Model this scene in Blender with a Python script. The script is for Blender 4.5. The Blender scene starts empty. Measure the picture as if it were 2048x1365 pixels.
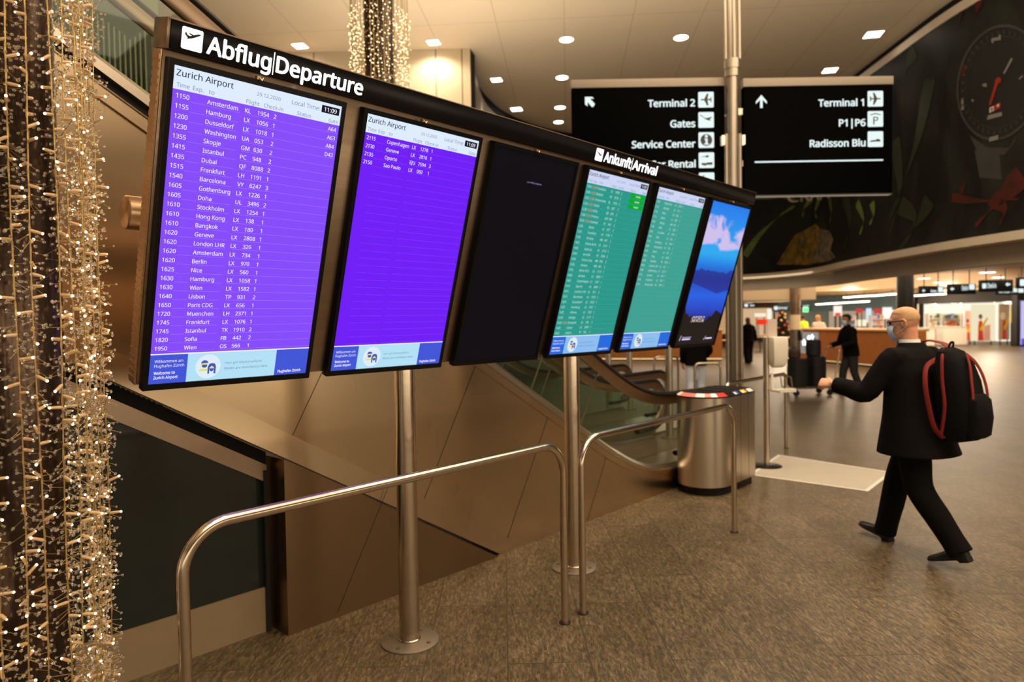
import bpy, bmesh, math, random
from mathutils import Vector, Matrix
random.seed(7)
S = bpy.context.scene
COL = S.collection
PI = math.pi

# ------------------------------------------------------------------ camera
CAM = Vector((0.0, 0.0, 1.74))
FPX = 1380.3
VD = Vector((0.73456573, 0.67789792, -0.02945505))
VR = Vector((0.67774057, -0.73511466, -0.0165575))
VU = Vector((0.03287713, 0.00780031, 0.99942896))
cd = bpy.data.cameras.new('camera')
cam = bpy.data.objects.new('camera', cd)
COL.objects.link(cam)
cd.sensor_width = 36.0
cd.lens = FPX / 2048 * 36.0
cd.clip_start = 0.05
cd.clip_end = 300
cam.matrix_world = Matrix(((VR.x, VU.x, -VD.x, CAM.x), (VR.y, VU.y, -VD.y, CAM.y), (VR.z, VU.z, -VD.z, CAM.z), (0, 0, 0, 1)))
cd.dof.use_dof = True
cd.dof.focus_distance = 2.75
cd.dof.aperture_fstop = 2.2
S.camera = cam

# ------------------------------------------------------------------ colour management, world
S.view_settings.view_transform = 'Standard'
S.view_settings.look = 'None'
S.view_settings.gamma = 1.0
S.view_settings.use_curve_mapping = False
S.view_settings.exposure = 0.0

def lin(c):
    c = c / 255.0
    return c / 12.92 if c <= 0.04045 else ((c + 0.055) / 1.055) ** 2.4
def rgb(r, g, b):
    return (lin(r), lin(g), lin(b), 1.0)

WORLD_STRENGTH = 0.5
w = bpy.data.worlds.new('world')
S.world = w
w.use_nodes = True
bgn = w.node_tree.nodes['Background']
bgn.inputs[0].default_value = (1.0, 0.80, 0.58, 1)
bgn.inputs[1].default_value = WORLD_STRENGTH
WARM = (1.0, 0.82, 0.60)

def add_area(name, loc, size, power, color=WARM, rot=(0, 0, 0), sizey=None):
    l = bpy.data.lights.new(name, 'AREA')
    l.energy = power; l.color = color
    l.shape = 'RECTANGLE'; l.size = size; l.size_y = sizey or size
    o = bpy.data.objects.new(name, l)
    o.location = loc; o.rotation_euler = rot
    COL.objects.link(o)
    return o
# the hall's big ceiling light fields (out of the frame, above and behind the viewer)
HALL = 1.2
add_area('hall_light', (2.0, -3.0, 7.15), 6.0, 420 * HALL)
add_area('hall_light', (8.5, -2.0, 7.15), 5.0, 330 * HALL)
add_area('hall_light', (7.2, 3.6, 7.15), 3.6, 170 * HALL)
add_area('ceiling_washer', (1.0, -5.0, 3.2), 8.0, 320, WARM, (PI, 0, 0))  # unseen upward fill lamps, added to brighten the hall and shop ceilings
add_area('ceiling_washer', (5.5, 1.0, 3.0), 6.0, 420, WARM, (PI, 0, 0))
add_area('ceiling_washer', (9.5, 4.5, 3.3), 4.0, 50, WARM, (PI, 0, 0))
add_area('ceiling_washer', (7.5, 8.6, 4.2), 3.0, 130, WARM, (PI, 0, 0))
add_area('ceiling_washer', (30.0, 8.0, 2.2), 12.0, 420, (1, .80, .56), (PI, 0, 0), 9.0)
add_area('shop_light', (24.0, 5.0, 2.93), 10.0, 620, (1, .80, .56))
add_area('shop_light', (36.0, 10.0, 2.93), 12.0, 900, (1, .84, .62))
add_area('shop_light', (26.0, 14.5, 2.93), 8.0, 420, (1, .80, .56))

# ------------------------------------------------------------------ pixel helpers: a photo pixel (2048 x 1365) to a point at a real distance or on a real plane
def ray(px, py):
    return VD + VR * ((px - 1024) / FPX) - VU * ((py - 682.5) / FPX)
def at_d(px, py, d): return CAM + ray(px, py) * d
def at_z(px, py, z):
    v = ray(px, py); return CAM + v * ((z - CAM.z) / v.z)
def at_y(px, py, y):
    v = ray(px, py); return CAM + v * (y / v.y)
FACE = math.atan2(VR.y, VR.x)       # rotation that turns a thing's front (-Y) to face along the optical axis

# ------------------------------------------------------------------ mesh builder
class MB:
    def __init__(s): s.V = []; s.F = []; s.I = []; s.m = 0
    def add(s, vs, fs):
        o = len(s.V); s.V += [Vector(v) for v in vs]
        for f in fs: s.F.append([i + o for i in f]); s.I.append(s.m)
        return s
    def box(s, lo, hi):
        x0, y0, z0 = lo; x1, y1, z1 = hi
        return s.add([(x0,y0,z0),(x1,y0,z0),(x1,y1,z0),(x0,y1,z0),(x0,y0,z1),(x1,y0,z1),(x1,y1,z1),(x0,y1,z1)],
                     [(0,3,2,1),(4,5,6,7),(0,1,5,4),(1,2,6,5),(2,3,7,6),(3,0,4,7)])
    def cbox(s, c, d, M=None):
        st = len(s.V); h = [v / 2 for v in d]
        s.box([-q for q in h], h)
        T = Matrix.Translation(c) @ (M.to_4x4() if M else Matrix())
        return s.xf(T, st)
    def xf(s, M, st=0):
        for i in range(st, len(s.V)): s.V[i] = M @ s.V[i]
        return s
    def quad(s, a, b, c, d): return s.add([a, b, c, d], [(0, 1, 2, 3)])
    def prism(s, poly, fn0, fn1):
        n = len(poly)
        return s.add([fn0(*p) for p in poly] + [fn1(*p) for p in poly],
                     [tuple(range(n))[::-1], tuple(range(n, 2 * n))] + [(i, (i + 1) % n, n + (i + 1) % n, n + i) for i in range(n)])
    def rings(s, rr, caps=True, closed=False):
        n = len(rr[0]); o = []
        fs = []
        for k in range(len(rr) - (0 if closed else 1)):
            a = k * n; b = ((k + 1) % len(rr)) * n
            for i in range(n): fs.append((a + i, a + (i + 1) % n, b + (i + 1) % n, b + i))
        if caps and not closed:
            fs.append(tuple(range(n))[::-1]); fs.append(tuple(range((len(rr) - 1) * n, len(rr) * n)))
        return s.add([p for r in rr for p in r], fs)
    def tube(s, path, r, n=12, caps=True, closed=False, b=None, ref=None):
        P = [Vector(p) for p in path]; m = len(P); rr = []
        R = r if isinstance(r, (list, tuple)) else [r] * m
        B = (b if isinstance(b, (list, tuple)) else [b] * m) if b is not None else R
        up = Vector(ref) if ref is not None else None; last = None
        for k in range(m):
            if closed: t = (P[(k + 1) % m] - P[k - 1])
            else: t = P[min(k + 1, m - 1)] - P[max(k - 1, 0)]
            t.normalize()
            if up is not None: u = up - t * up.dot(t)
            elif last is None:
                q = Vector((0, 0, 1)) if abs(t.z) < .9 else Vector((1, 0, 0)); u = q - t * q.dot(t)
            else: u = last - t * last.dot(t)
            if u.length < 1e-6: u = t.orthogonal()
            u.normalize(); last = u; v = t.cross(u)
            rr.append([P[k] + u * (R[k] * math.cos(2 * PI * i / n)) + v * (B[k] * math.sin(2 * PI * i / n)) for i in range(n)])
        return s.rings(rr, caps, closed)
    def eloft(s, sec, n=20, e=2.0):
        # sec: (z, cx, cy, rx, ry) horizontal super-ellipse rings
        rr = []
        for z, cx, cy, rx, ry in sec:
            ring = []
            for i in range(n):
                a = 2 * PI * i / n; c, q = math.cos(a), math.sin(a)
                ring.append(Vector((cx + rx * math.copysign(abs(c) ** (2 / e), c), cy + ry * math.copysign(abs(q) ** (2 / e), q), z)))
            rr.append(ring)
        return s.rings(rr)
    def sphere(s, c, r, nu=12, nv=8):
        r = r if isinstance(r, (tuple, list)) else (r, r, r); c = Vector(c)
        vs = [c + Vector((0, 0, -r[2]))]; fs = []
        for j in range(1, nv):
            p = -PI / 2 + PI * j / nv
            for i in range(nu):
                a = 2 * PI * i / nu
                vs.append(c + Vector((r[0] * math.cos(p) * math.cos(a), r[1] * math.cos(p) * math.sin(a), r[2] * math.sin(p))))
        vs.append(c + Vector((0, 0, r[2]))); L = len(vs) - 1
        for i in range(nu):
            fs.append((0, 1 + (i + 1) % nu, 1 + i)); fs.append((L, L - nu + i, L - nu + (i + 1) % nu))
        for j in range(nv - 2):
            for i in range(nu):
                a = 1 + j * nu; b = a + nu
                fs.append((a + i, a + (i + 1) % nu, b + (i + 1) % nu, b + i))
        return s.add(vs, fs)
    def lathe(s, prof, n=32, c=(0, 0, 0)):
        c = Vector(c)
        return s.rings([[c + Vector((r * math.cos(2 * PI * i / n), r * math.sin(2 * PI * i / n), z)) for i in range(n)] for r, z in prof])
    def disc(s, c, r, n=32, ax='z', ry=None):
        c = Vector(c); vs = []
        ry = ry or r
        for i in range(n):
            a = 2 * PI * i / n; p, q = r * math.cos(a), ry * math.sin(a)
            vs.append(c + (Vector((p, q, 0)) if ax == 'z' else Vector((p, 0, q)) if ax == 'y' else Vector((0, p, q))))
        return s.add(vs, [tuple(range(n))])
    def mesh(s, name, mats, smooth=True, ang=38, bevel=0, seg=2):
        me = bpy.data.meshes.new(name)
        me.from_pydata(s.V, [], s.F)
        for m in (mats if isinstance(mats, (list, tuple)) else [mats]): me.materials.append(m)
        me.polygons.foreach_set('material_index', s.I)
        if bevel:
            bm = bmesh.new(); bm.from_mesh(me)
            bmesh.ops.recalc_face_normals(bm, faces=bm.faces)
            ed = [e for e in bm.edges if len(e.link_faces) == 2 and e.calc_face_angle(0) > math.radians(30)]
            bmesh.ops.bevel(bm, geom=ed, offset=bevel, segments=seg, profile=.5, affect='EDGES', clamp_overlap=True)
            bm.to_mesh(me); bm.free()
        elif len(me.polygons) < 60000:
            bm = bmesh.new(); bm.from_mesh(me); bmesh.ops.recalc_face_normals(bm, faces=bm.faces); bm.to_mesh(me); bm.free()
        if smooth:
            me.polygons.foreach_set('use_smooth', [True] * len(me.polygons))
            me.set_sharp_from_angle(angle=math.radians(ang))
        me.update()
        return me
    def build(s, name, mats, parent=None, **k):
        o = bpy.data.objects.new(name, s.mesh(name, mats, **k))
        COL.objects.link(o)
        if parent: o.parent = parent
        return o

def tag(o, label, cat, group=None, kind=None):
    if label: o['label'] = label
    if cat: o['category'] = cat
    if group: o['group'] = group
    if kind: o['kind'] = kind
    return o
def thing(name, label, cat, loc=(0, 0, 0), rot=(0, 0, 0), group=None):
    o = bpy.data.objects.new(name, None); COL.objects.link(o)
    o.empty_display_size = .1
    o.location = loc; o.rotation_euler = rot
    return tag(o, label, cat, group)
def struct(o, label=None):
    o['kind'] = 'structure'
    if label: o['label'] = label
    return o
def copy_tree(o, parent=None):
    c = o.copy(); COL.objects.link(c)
    if parent: c.parent = parent
    for ch in list(o.children): copy_tree(ch, c)
    return c

# ------------------------------------------------------------------ materials
MC = {}
def mat(name, col, rough=.5, metal=0.0, spec=.5, var=0.0, vscale=8.0, stretch=(1, 1, 1), bump=0.0, bscale=60.0, col2=None, coat=0.0, alpha=1.0, trans=0.0, ior=1.45, rvar=0.0, aniso=0.0):
    m = bpy.data.materials.new(name); m.use_nodes = True
    nt = m.node_tree; b = nt.nodes['Principled BSDF']
    b.inputs['Base Color'].default_value = col; b.inputs['Roughness'].default_value = rough
    b.inputs['Metallic'].default_value = metal; b.inputs['Specular IOR Level'].default_value = spec
    b.inputs['Coat Weight'].default_value = coat; b.inputs['Transmission Weight'].default_value = trans
    b.inputs['IOR'].default_value = ior; b.inputs['Alpha'].default_value = alpha
    tc = nt.nodes.new('ShaderNodeTexCoord'); mp = nt.nodes.new('ShaderNodeMapping'); mp.inputs['Scale'].default_value = stretch
    nt.links.new(tc.outputs['Object'], mp.inputs[0])
    nz = nt.nodes.new('ShaderNodeTexNoise'); nz.inputs['Scale'].default_value = vscale; nz.inputs['Detail'].default_value = 4 if vscale != 1.3 else 0.5
    nt.links.new(mp.outputs[0], nz.inputs['Vector'])
    mx = nt.nodes.new('ShaderNodeMix'); mx.data_type = 'RGBA'
    c2 = col2 or tuple(v * (1 - var) for v in col[:3]) + (1,)
    mx.inputs['A'].default_value = col; mx.inputs['B'].default_value = c2
    rp = nt.nodes.new('ShaderNodeValToRGB'); rp.color_ramp.elements[0].position = .35; rp.color_ramp.elements[1].position = .68
    nt.links.new(nz.outputs['Fac'], rp.inputs[0]); nt.links.new(rp.outputs[0], mx.inputs['Factor'])
    nt.links.new(mx.outputs['Result'], b.inputs['Base Color'])
    if rvar:
        mr = nt.nodes.new('ShaderNodeMapRange'); mr.inputs['To Min'].default_value = rough - rvar; mr.inputs['To Max'].default_value = rough + rvar
        nt.links.new(nz.outputs['Fac'], mr.inputs['Value']); nt.links.new(mr.outputs[0], b.inputs['Roughness'])
    if bump:
        n2 = nt.nodes.new('ShaderNodeTexNoise'); n2.inputs['Scale'].default_value = bscale; n2.inputs['Detail'].default_value = 3 if bscale > 3 else 0
        nt.links.new(mp.outputs[0], n2.inputs['Vector'])
        bp = nt.nodes.new('ShaderNodeBump'); bp.inputs['Strength'].default_value = bump; bp.inputs['Distance'].default_value = .02
        nt.links.new(n2.outputs['Fac'], bp.inputs['Height']); nt.links.new(bp.outputs[0], b.inputs['Normal'])
    MC[name] = m
    return m
def emit(name, col, strength=1.0):
    m = bpy.data.materials.new(name); m.use_nodes = True
    b = m.node_tree.nodes['Principled BSDF']
    b.inputs['Base Color'].default_value = (0.002, 0.002, 0.002, 1); b.inputs['Roughness'].default_value = .3
    b.inputs['Emission Color'].default_value = col; b.inputs['Emission Strength'].default_value = strength
    b.inputs['Specular IOR Level'].default_value = .08
    MC[name] = m
    return m

CLAD = mat('bronze_steel_sheet', (.66, .50, .325, 1), .27, 1.0, var=.14, vscale=1.3, stretch=(1.0, 1, 1.6), rvar=.09, bump=.16, bscale=.9)
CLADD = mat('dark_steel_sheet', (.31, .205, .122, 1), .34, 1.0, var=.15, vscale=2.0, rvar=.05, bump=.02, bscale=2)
STEEL = mat('brushed_steel_tube', (.62, .515, .40, 1), .19, 1.0, var=.08, vscale=30, stretch=(1, 1, 1))
STEELV = mat('brushed_steel', (.62, .53, .43, 1), .3, 1.0, var=.12, vscale=40, stretch=(6, 6, .15), rvar=.06)
COLM = mat('column_steel_satin', (.38, .325, .26, 1), .36, 1.0, var=.1, vscale=30, stretch=(6, 6, .2))
COPPER = mat('warm_steel_tube', (.70, .47, .29, 1), .3, 1.0, var=.1, vscale=20, stretch=(1, 1, 6))
BRONZE = mat('board_frame_steel', (.33, .24, .17, 1), .34, 1.0, var=.15, vscale=12, stretch=(.3, 1, 3), rvar=.06)
BLACKP = mat('black_plastic', (.008, .0075, .0075, 1), .4, spec=.2, var=.2)
BLACKG = mat('black_gloss', (.005, .005, .006, 1), .22, spec=.22, var=.1)
RUBBER = mat('black_rubber', (.011, .011, .011, 1), .28, var=.15)
DARKM = mat('dark_metal', (.03, .03, .03, 1), .4, .6)
LETTER = emit('lit_letter_white', rgb(255, 255, 255), 1.9)
CEIL = mat('ceiling_panel', rgb(226, 210, 186), .75, var=.03, vscale=.6)
BEIGE = mat('beige_wall_panel', rgb(196, 180, 152), .6, var=.04, vscale=.8)
SRAIL = mat('sign_rail', rgb(122, 110, 95), .5)
FASC = mat('fascia_paint', rgb(172, 158, 140), .55, var=.05)
TRIMM = mat('trim_aluminium', rgb(222, 208, 188), .5, .0, var=.05)
DARKW = mat('dark_recess', (.004, .004, .004, 1), .8)
GLASSD = mat('dark_door_glass', (.012, .017, .014, 1), .09, spec=.6, var=.2)
WOOD = mat('honey_wood', rgb(186, 120, 58), .42, var=.25, vscale=5, stretch=(6, 6, .4))
WOODT = mat('light_wood_top', rgb(205, 160, 110), .4, var=.15, vscale=6)
WHITE = mat('white_plastic', rgb(222, 214, 200), .45, var=.04)
WHITEW = mat('white_shop_wall', rgb(238, 230, 214), .6, var=.03)
def glass_mat(name, tint, lo, hi, rough=.02):
    m = bpy.data.materials.new(name); m.use_nodes = True; nt = m.node_tree
    nt.nodes.remove(nt.nodes['Principled BSDF'])
    tr = nt.nodes.new('ShaderNodeBsdfTransparent'); tr.inputs[0].default_value = tint
    gl = nt.nodes.new('ShaderNodeBsdfGlossy'); gl.inputs[0].default_value = (.9, .95, .9, 1); gl.inputs['Roughness'].default_value = rough
    lw = nt.nodes.new('ShaderNodeLayerWeight'); lw.inputs[0].default_value = .5
    p = nt.nodes.new('ShaderNodeMath'); p.operation = 'POWER'; p.inputs[1].default_value = 3.0; nt.links.new(lw.outputs['Facing'], p.inputs[0])
    q = nt.nodes.new('ShaderNodeMath'); q.operation = 'MULTIPLY_ADD'; q.inputs[1].default_value = hi; q.inputs[2].default_value = lo; nt.links.new(p.outputs[0], q.inputs[0])
    mx = nt.nodes.new('ShaderNodeMixShader'); nt.links.new(q.outputs[0], mx.inputs[0]); nt.links.new(tr.outputs[0], mx.inputs[1]); nt.links.new(gl.outputs[0], mx.inputs[2])
    nt.links.new(mx.outputs[0], nt.nodes['Material Output'].inputs[0]); MC[name] = m
    return m
GLASS = glass_mat('green_balustrade_glass', (.74, .84, .76, 1), .03, .35)
GLASSC = glass_mat('clear_shop_glass', (.95, .97, .95, 1), .03, .4)

def floor_mat():
    m = bpy.data.materials.new('granite_slabs'); m.use_nodes = True; nt = m.node_tree; N = nt.nodes; L = nt.links
    b = N['Principled BSDF']
    tc = N.new('ShaderNodeTexCoord'); mp = N.new('ShaderNodeMapping'); mp.inputs['Rotation'].default_value = (0, 0, math.radians(-43.5))
    L.new(tc.outputs['Object'], mp.inputs[0])
    br = N.new('ShaderNodeTexBrick'); br.offset = .37; br.inputs['Scale'].default_value = 1.0
    br.inputs['Brick Width'].default_value = 1.15; br.inputs['Row Height'].default_value = .42; br.inputs['Mortar Size'].default_value = .0035
    br.inputs['Mortar Smooth'].default_value = .2
    br.inputs['Color1'].default_value = (.0, .0, .0, 1); br.inputs['Color2'].default_value = (1, 1, 1, 1); br.inputs['Mortar'].default_value = (.5, .5, .5, 1)
    L.new(mp.outputs[0], br.inputs['Vector'])
    # per slab offset of the grain
    cmb = N.new('ShaderNodeCombineXYZ'); mm = N.new('ShaderNodeMath'); mm.operation = 'MULTIPLY'; mm.inputs[1].default_value = 37.0
    L.new(br.outputs['Color'], mm.inputs[0]); L.new(mm.outputs[0], cmb.inputs[2])
    ad = N.new('ShaderNodeVectorMath'); L.new(mp.outputs[0], ad.inputs[0]); L.new(cmb.outputs[0], ad.inputs[1])
    sc = N.new('ShaderNodeMapping'); sc.inputs['Rotation'].default_value = (0, 0, .5); sc.inputs['Scale'].default_value = (11, 40, 11); L.new(ad.outputs[0], sc.inputs[0])
    n1 = N.new('ShaderNodeTexNoise'); n1.inputs['Scale'].default_value = 1.6; n1.inputs['Detail'].default_value = 8; n1.inputs['Roughness'].default_value = .74; n1.inputs['Distortion'].default_value = .5
    L.new(sc.outputs[0], n1.inputs['Vector'])
    n2 = N.new('ShaderNodeTexNoise'); n2.inputs['Scale'].default_value = 2.1; n2.inputs['Detail'].default_value = 3; L.new(ad.outputs[0], n2.inputs['Vector'])
    rp = N.new('ShaderNodeValToRGB'); cr = rp.color_ramp
    cr.elements[0].position = .34; cr.elements[0].color = rgb(52, 45, 33)
    cr.elements[1].position = .71; cr.elements[1].color = rgb(152, 134, 106)
    e = cr.elements.new(.475); e.color = rgb(87, 75, 56)
    e = cr.elements.new(.565); e.color = rgb(114, 98, 74)
    L.new(n1.outputs['Fac'], rp.inputs[0])
    mx = N.new('ShaderNodeMix'); mx.data_type = 'RGBA'; mx.blend_type = 'MULTIPLY'; mx.inputs['Factor'].default_value = .8
    r2 = N.new('ShaderNodeValToRGB'); r2.color_ramp.elements[0].position = .3; r2.color_ramp.elements[0].color = (.62, .58, .5, 1); r2.color_ramp.elements[1].position = .7; r2.color_ramp.elements[1].color = (1, 1, 1, 1)
    sv = N.new('ShaderNodeMath'); sv.operation = 'MULTIPLY_ADD'; sv.inputs[1].default_value = .22; L.new(br.outputs['Color'], sv.inputs[0]); s2 = N.new('ShaderNodeMath'); s2.operation = 'SUBTRACT'; s2.inputs[1].default_value = .11; L.new(n2.outputs['Fac'], s2.inputs[0]); L.new(s2.outputs[0], sv.inputs[2]); L.new(sv.outputs[0], r2.inputs[0]); L.new(rp.outputs[0], mx.inputs['A']); L.new(r2.outputs[0], mx.inputs['B'])
    m2 = N.new('ShaderNodeMix'); m2.data_type = 'RGBA'; m2.inputs['B'].default_value = rgb(46, 38, 30)
    L.new(mx.outputs['Result'], m2.inputs['A']); 
    mf = N.new('ShaderNodeMath'); mf.operation = 'MULTIPLY'; mf.inputs[1].default_value = .75; L.new(br.outputs['Fac'], mf.inputs[0]); L.new(mf.outputs[0], m2.inputs['Factor'])
    L.new(m2.outputs['Result'], b.inputs['Base Color'])
    mr = N.new('ShaderNodeMapRange'); mr.inputs['To Min'].default_value = .30; mr.inputs['To Max'].default_value = .48
    L.new(n1.outputs['Fac'], mr.inputs['Value']); L.new(mr.outputs[0], b.inputs['Roughness'])
    bp = N.new('ShaderNodeBump'); bp.inputs['Strength'].default_value = .55; bp.inputs['Distance'].default_value = .004
    L.new(n1.outputs['Fac'], bp.inputs['Height']); L.new(bp.outputs[0], b.inputs['Normal'])
    b.inputs['Specular IOR Level'].default_value = .5
    return m
FLOOR = floor_mat()

# ------------------------------------------------------------------ text (the sans face that ships inside Blender; its built-in face if that is missing)
import os
FONT = None
try:
    FONT = bpy.data.fonts.load(os.path.join(bpy.utils.resource_path('LOCAL'), 'datafiles', 'fonts', 'NotoSansHebrew-Regular.woff2'))
except Exception:
    FONT = None
TXT = {}
def text_geo(t):
    if t not in TXT:
        c = bpy.data.curves.new('t', 'FONT'); c.body = t; c.resolution_u = 4
        if FONT: c.font = FONT
        o = bpy.data.objects.new('t', c)
        me = o.to_mesh()
        TXT[t] = ([tuple(v.co) for v in me.vertices], [tuple(p.vertices) for p in me.polygons])
        o.to_mesh_clear(); bpy.data.objects.remove(o); bpy.data.curves.remove(c)
    return TXT[t]
_h = text_geo('H')[0]; CAPH = max(v[1] for v in _h)
def put(mb, t, x, z, cap, width=None, y=0.0, bold=0.0, right=False, cx=1.0):
    # bold: the strokes are thickened by laying shifted copies of the face over each other
    vs, fs = text_geo(t)
    if not vs: return
    x0 = min(v[0] for v in vs) - bold; x1 = max(v[0] for v in vs) + bold
    k = cap / CAPH; kx = (width / (x1 - x0)) if width else k * cx
    off = x - (x1 * kx if right else x0 * kx)
    for dx, dz in (((0, 0),) if bold < .004 else tuple((bold * math.cos(a * PI / 4), bold * .8 * math.sin(a * PI / 4)) for a in range(8)) + ((0, 0),) if bold > .018 else ((-bold, 0), (bold, 0))):
        mb.add([((v[0] + dx) * kx + off, y, (v[1] + dz) * k + z) for v in vs], fs)
def rect(mb, x0, z0, x1, z1, y): mb.add([(x0, y, z0), (x1, y, z0), (x1, y, z1), (x0, y, z1)], [(0, 1, 2, 3)])
def rrect(mb, x0, z0, x1, z1, y, r, y2=None):
    P = []
    for cx, cz, a in ((x1 - r, z0 + r, -90), (x1 - r, z1 - r, 0), (x0 + r, z1 - r, 90), (x0 + r, z0 + r, 180)):
        for k in range(5):
            t = math.radians(a + 22.5 * k); P.append((cx + r * math.cos(t), cz + r * math.sin(t)))
    if y2 is None: mb.add([(a, y, b) for a, b in P], [tuple(range(len(P)))])
    else: mb.prism(P, lambda a, b: (a, y, b), lambda a, b: (a, y2, b))
def poly(mb, pts, y): mb.add([(a, y, b) for a, b in pts], [tuple(range(len(pts)))])
# ================================================================== SETTING
mb = MB(); mb.box((-14, -16, -.2), (75, 36, 0)); struct(mb.build('floor', FLOOR, smooth=False), 'brown granite slab floor of the airport hall')
HALLZ = 7.24; SHOPZ = 2.95

def catmull(P, n=8):
    out = []
    for i in range(len(P) - 1):
        a, b, c, d = P[max(i - 1, 0)], P[i], P[i + 1], P[min(i + 2, len(P) - 1)]
        for k in range(n):
            t = k / n
            out.append(tuple(.5 * ((2 * b[j]) + (-a[j] + c[j]) * t + (2 * a[j] - 5 * b[j] + 4 * c[j] - d[j]) * t * t + (-a[j] + 3 * b[j] - 3 * c[j] + d[j]) * t ** 3) for j in range(len(b))))
    out.append(tuple(P[-1])); return out
CTRL = [(10.2, -2.9), (11.0, -1.6), (12.0, -.1), (13.2, 1.35), (14.3, 2.62), (15.75, 3.9), (17.3, 5.2), (19.0, 6.45), (19.9, 7.8), (20.1, 9.2), (19.6, 10.6), (18.3, 11.8), (16.6, 12.4), (15, 12.62), (13.5, 12.4), (12.3, 11.88), (11.5, 11.39), (10.75, 10.8), (10.15, 10.28)]
CURVE = catmull(CTRL, 8)
ARC = [0.0]
for a, b in zip(CURVE, CURVE[1:]): ARC.append(ARC[-1] + math.dist(a, b))
def wall_pt(s, z, off=0.0):
    # point on the curved hall edge at arc length s; off > 0 is towards the hall
    i = 0
    while i < len(ARC) - 2 and ARC[i + 1] < s: i += 1
    t = (s - ARC[i]) / (ARC[i + 1] - ARC[i])
    a, b = Vector(CURVE[i]), Vector(CURVE[i + 1]); d = (b - a).normalized(); p = a + (b - a) * t
    return Vector((p.x - d.y * off, p.y + d.x * off, z))
def wall_px(px, py):
    v = ray(px, py)
    for i in range(len(CURVE) - 1):
        (ax, ay), (bx, by) = CURVE[i], CURVE[i + 1]
        ex, ey = bx - ax, by - ay; det = v.x * (-ey) - v.y * (-ex)
        if abs(det) < 1e-9: continue
        t = (ax * (-ey) - ay * (-ex)) / det; u = (v.x * ay - v.y * ax) / det
        if t > 0 and -.001 <= u <= 1.001: return ARC[i] + u * (ARC[i + 1] - ARC[i]), CAM.z + v.z * t
    return None
def strip(mb, s0, s1, z0, z1, o0, o1, n=60):
    # solid band along the curve
    rr = []
    for k in range(n + 1):
        s = s0 + (s1 - s0) * k / n
        rr.append([wall_pt(s, z0, o0), wall_pt(s, z0, o1), wall_pt(s, z1, o1), wall_pt(s, z1, o0)])
    return mb.rings(rr)
S_AD = wall_px(1486, 540)[0]; S_END = ARC[-1]

# ceiling of the hall: plane with fine panel joints
cm = CEIL; nt = cm.node_tree
bkt = nt.nodes.new('ShaderNodeTexBrick'); bkt.inputs['Scale'].default_value = 1; bkt.inputs['Brick Width'].default_value = 3.2; bkt.inputs['Row Height'].default_value = 1.25; bkt.inputs['Mortar Size'].default_value = .006
bkt.offset = 0
mpc = nt.nodes.new('ShaderNodeMapping'); mpc.inputs['Rotation'].default_value = (0, 0, math.radians(-38)); tcc = nt.nodes.new('ShaderNodeTexCoord')
nt.links.new(tcc.outputs['Object'], mpc.inputs[0]); nt.links.new(mpc.outputs[0], bkt.inputs['Vector'])
mxc = nt.nodes.new('ShaderNodeMix'); mxc.data_type = 'RGBA'; mxc.inputs['B'].default_value = rgb(186, 168, 142)
bs = nt.nodes['Principled BSDF']; src = bs.inputs['Base Color'].links[0].from_socket
nt.links.new(src, mxc.inputs['A']); nt.links.new(bkt.outputs['Fac'], mxc.inputs['Factor']); nt.links.new(mxc.outputs['Result'], bs.inputs['Base Color'])
mb = MB(); mb.box((-14, -16, HALLZ), (24, 18, HALLZ + .3)); struct(mb.build('ceiling', CEIL, smooth=False), 'high beige panel ceiling of the hall')

# lower ceiling over the shops, outside the oval edge
pts = [(75, -16), (75, 36), (-6, 36), (-6, 26), (4.6, 15.9)] + [tuple(wall_pt(s, 0, -.30).xy) for s in [S_END - k * S_END / 60 for k in range(61)]] + [(9.0, -16)]
mb = MB(); mb.prism(pts, lambda a, b: (a, b, SHOPZ), lambda a, b: (a, b, SHOPZ + .05))
SHOPC = mat('shop_ceiling', rgb(214, 172, 122), .6, var=.04)
struct(mb.build('ceiling', SHOPC, smooth=False), 'low warm ceiling over the shops')
# curved wall behind the advert and its continuation
mb = MB(); strip(mb, 0, S_AD, 2.98, HALLZ, -.25, -.06); struct(mb.build('wall_right', DARKW), 'dark backing wall of the advert')
mb = MB(); strip(mb, S_AD, S_END, 2.98, HALLZ - .34, -.2, 0); struct(mb.build('wall_back', mat('curved_wall_paint', rgb(150, 136, 116), .5, var=.05)), 'curved wall around the far side of the hall')
mb = MB(); strip(mb, S_AD, S_END, HALLZ - .36, HALLZ, -.35, -.12); struct(mb.build('trim_1', DARKW), 'dark shadow gap under the ceiling')
# bulkhead box with flat beige panels left of the curve
A = Vector((9.83, 10.09, 0)); B = Vector((4.2, 16.44, 0)); dA = (B - A).normalized(); nA = Vector((dA.y, -dA.x, 0))
if nA.dot(-A) < 0: nA = -nA
mb = MB(); mb.prism([(A.x, A.y), (B.x, B.y), (B.x - nA.x * .3, B.y - nA.y * .3), (A.x - nA.x * .3, A.y - nA.y * .3)], lambda a, b: (a, b, 2.98), lambda a, b: (a, b, HALLZ))
wl = struct(mb.build('wall_left', BEIGE, smooth=False), 'pale beige panelled wall under the ceiling')
mb = MB()
for px in (624, 705, 871.5, 924):
    p = at_z(px, 100, HALLZ); t = (p - A).dot(dA); q = A + dA * t
    mb.prism([(q.x + dA.x * .012 + nA.x * .004, q.y + dA.y * .012 + nA.y * .004), (q.x - dA.x * .012 + nA.x * .004, q.y - dA.y * .012 + nA.y * .004), (q.x - dA.x * .012 - nA.x * .01, q.y - dA.y * .012 - nA.y * .01), (q.x + dA.x * .012 - nA.x * .01, q.y + dA.y * .012 - nA.y * .01)], lambda a, b: (a, b, 3.0), lambda a, b: (a, b, HALLZ - .01))
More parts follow.
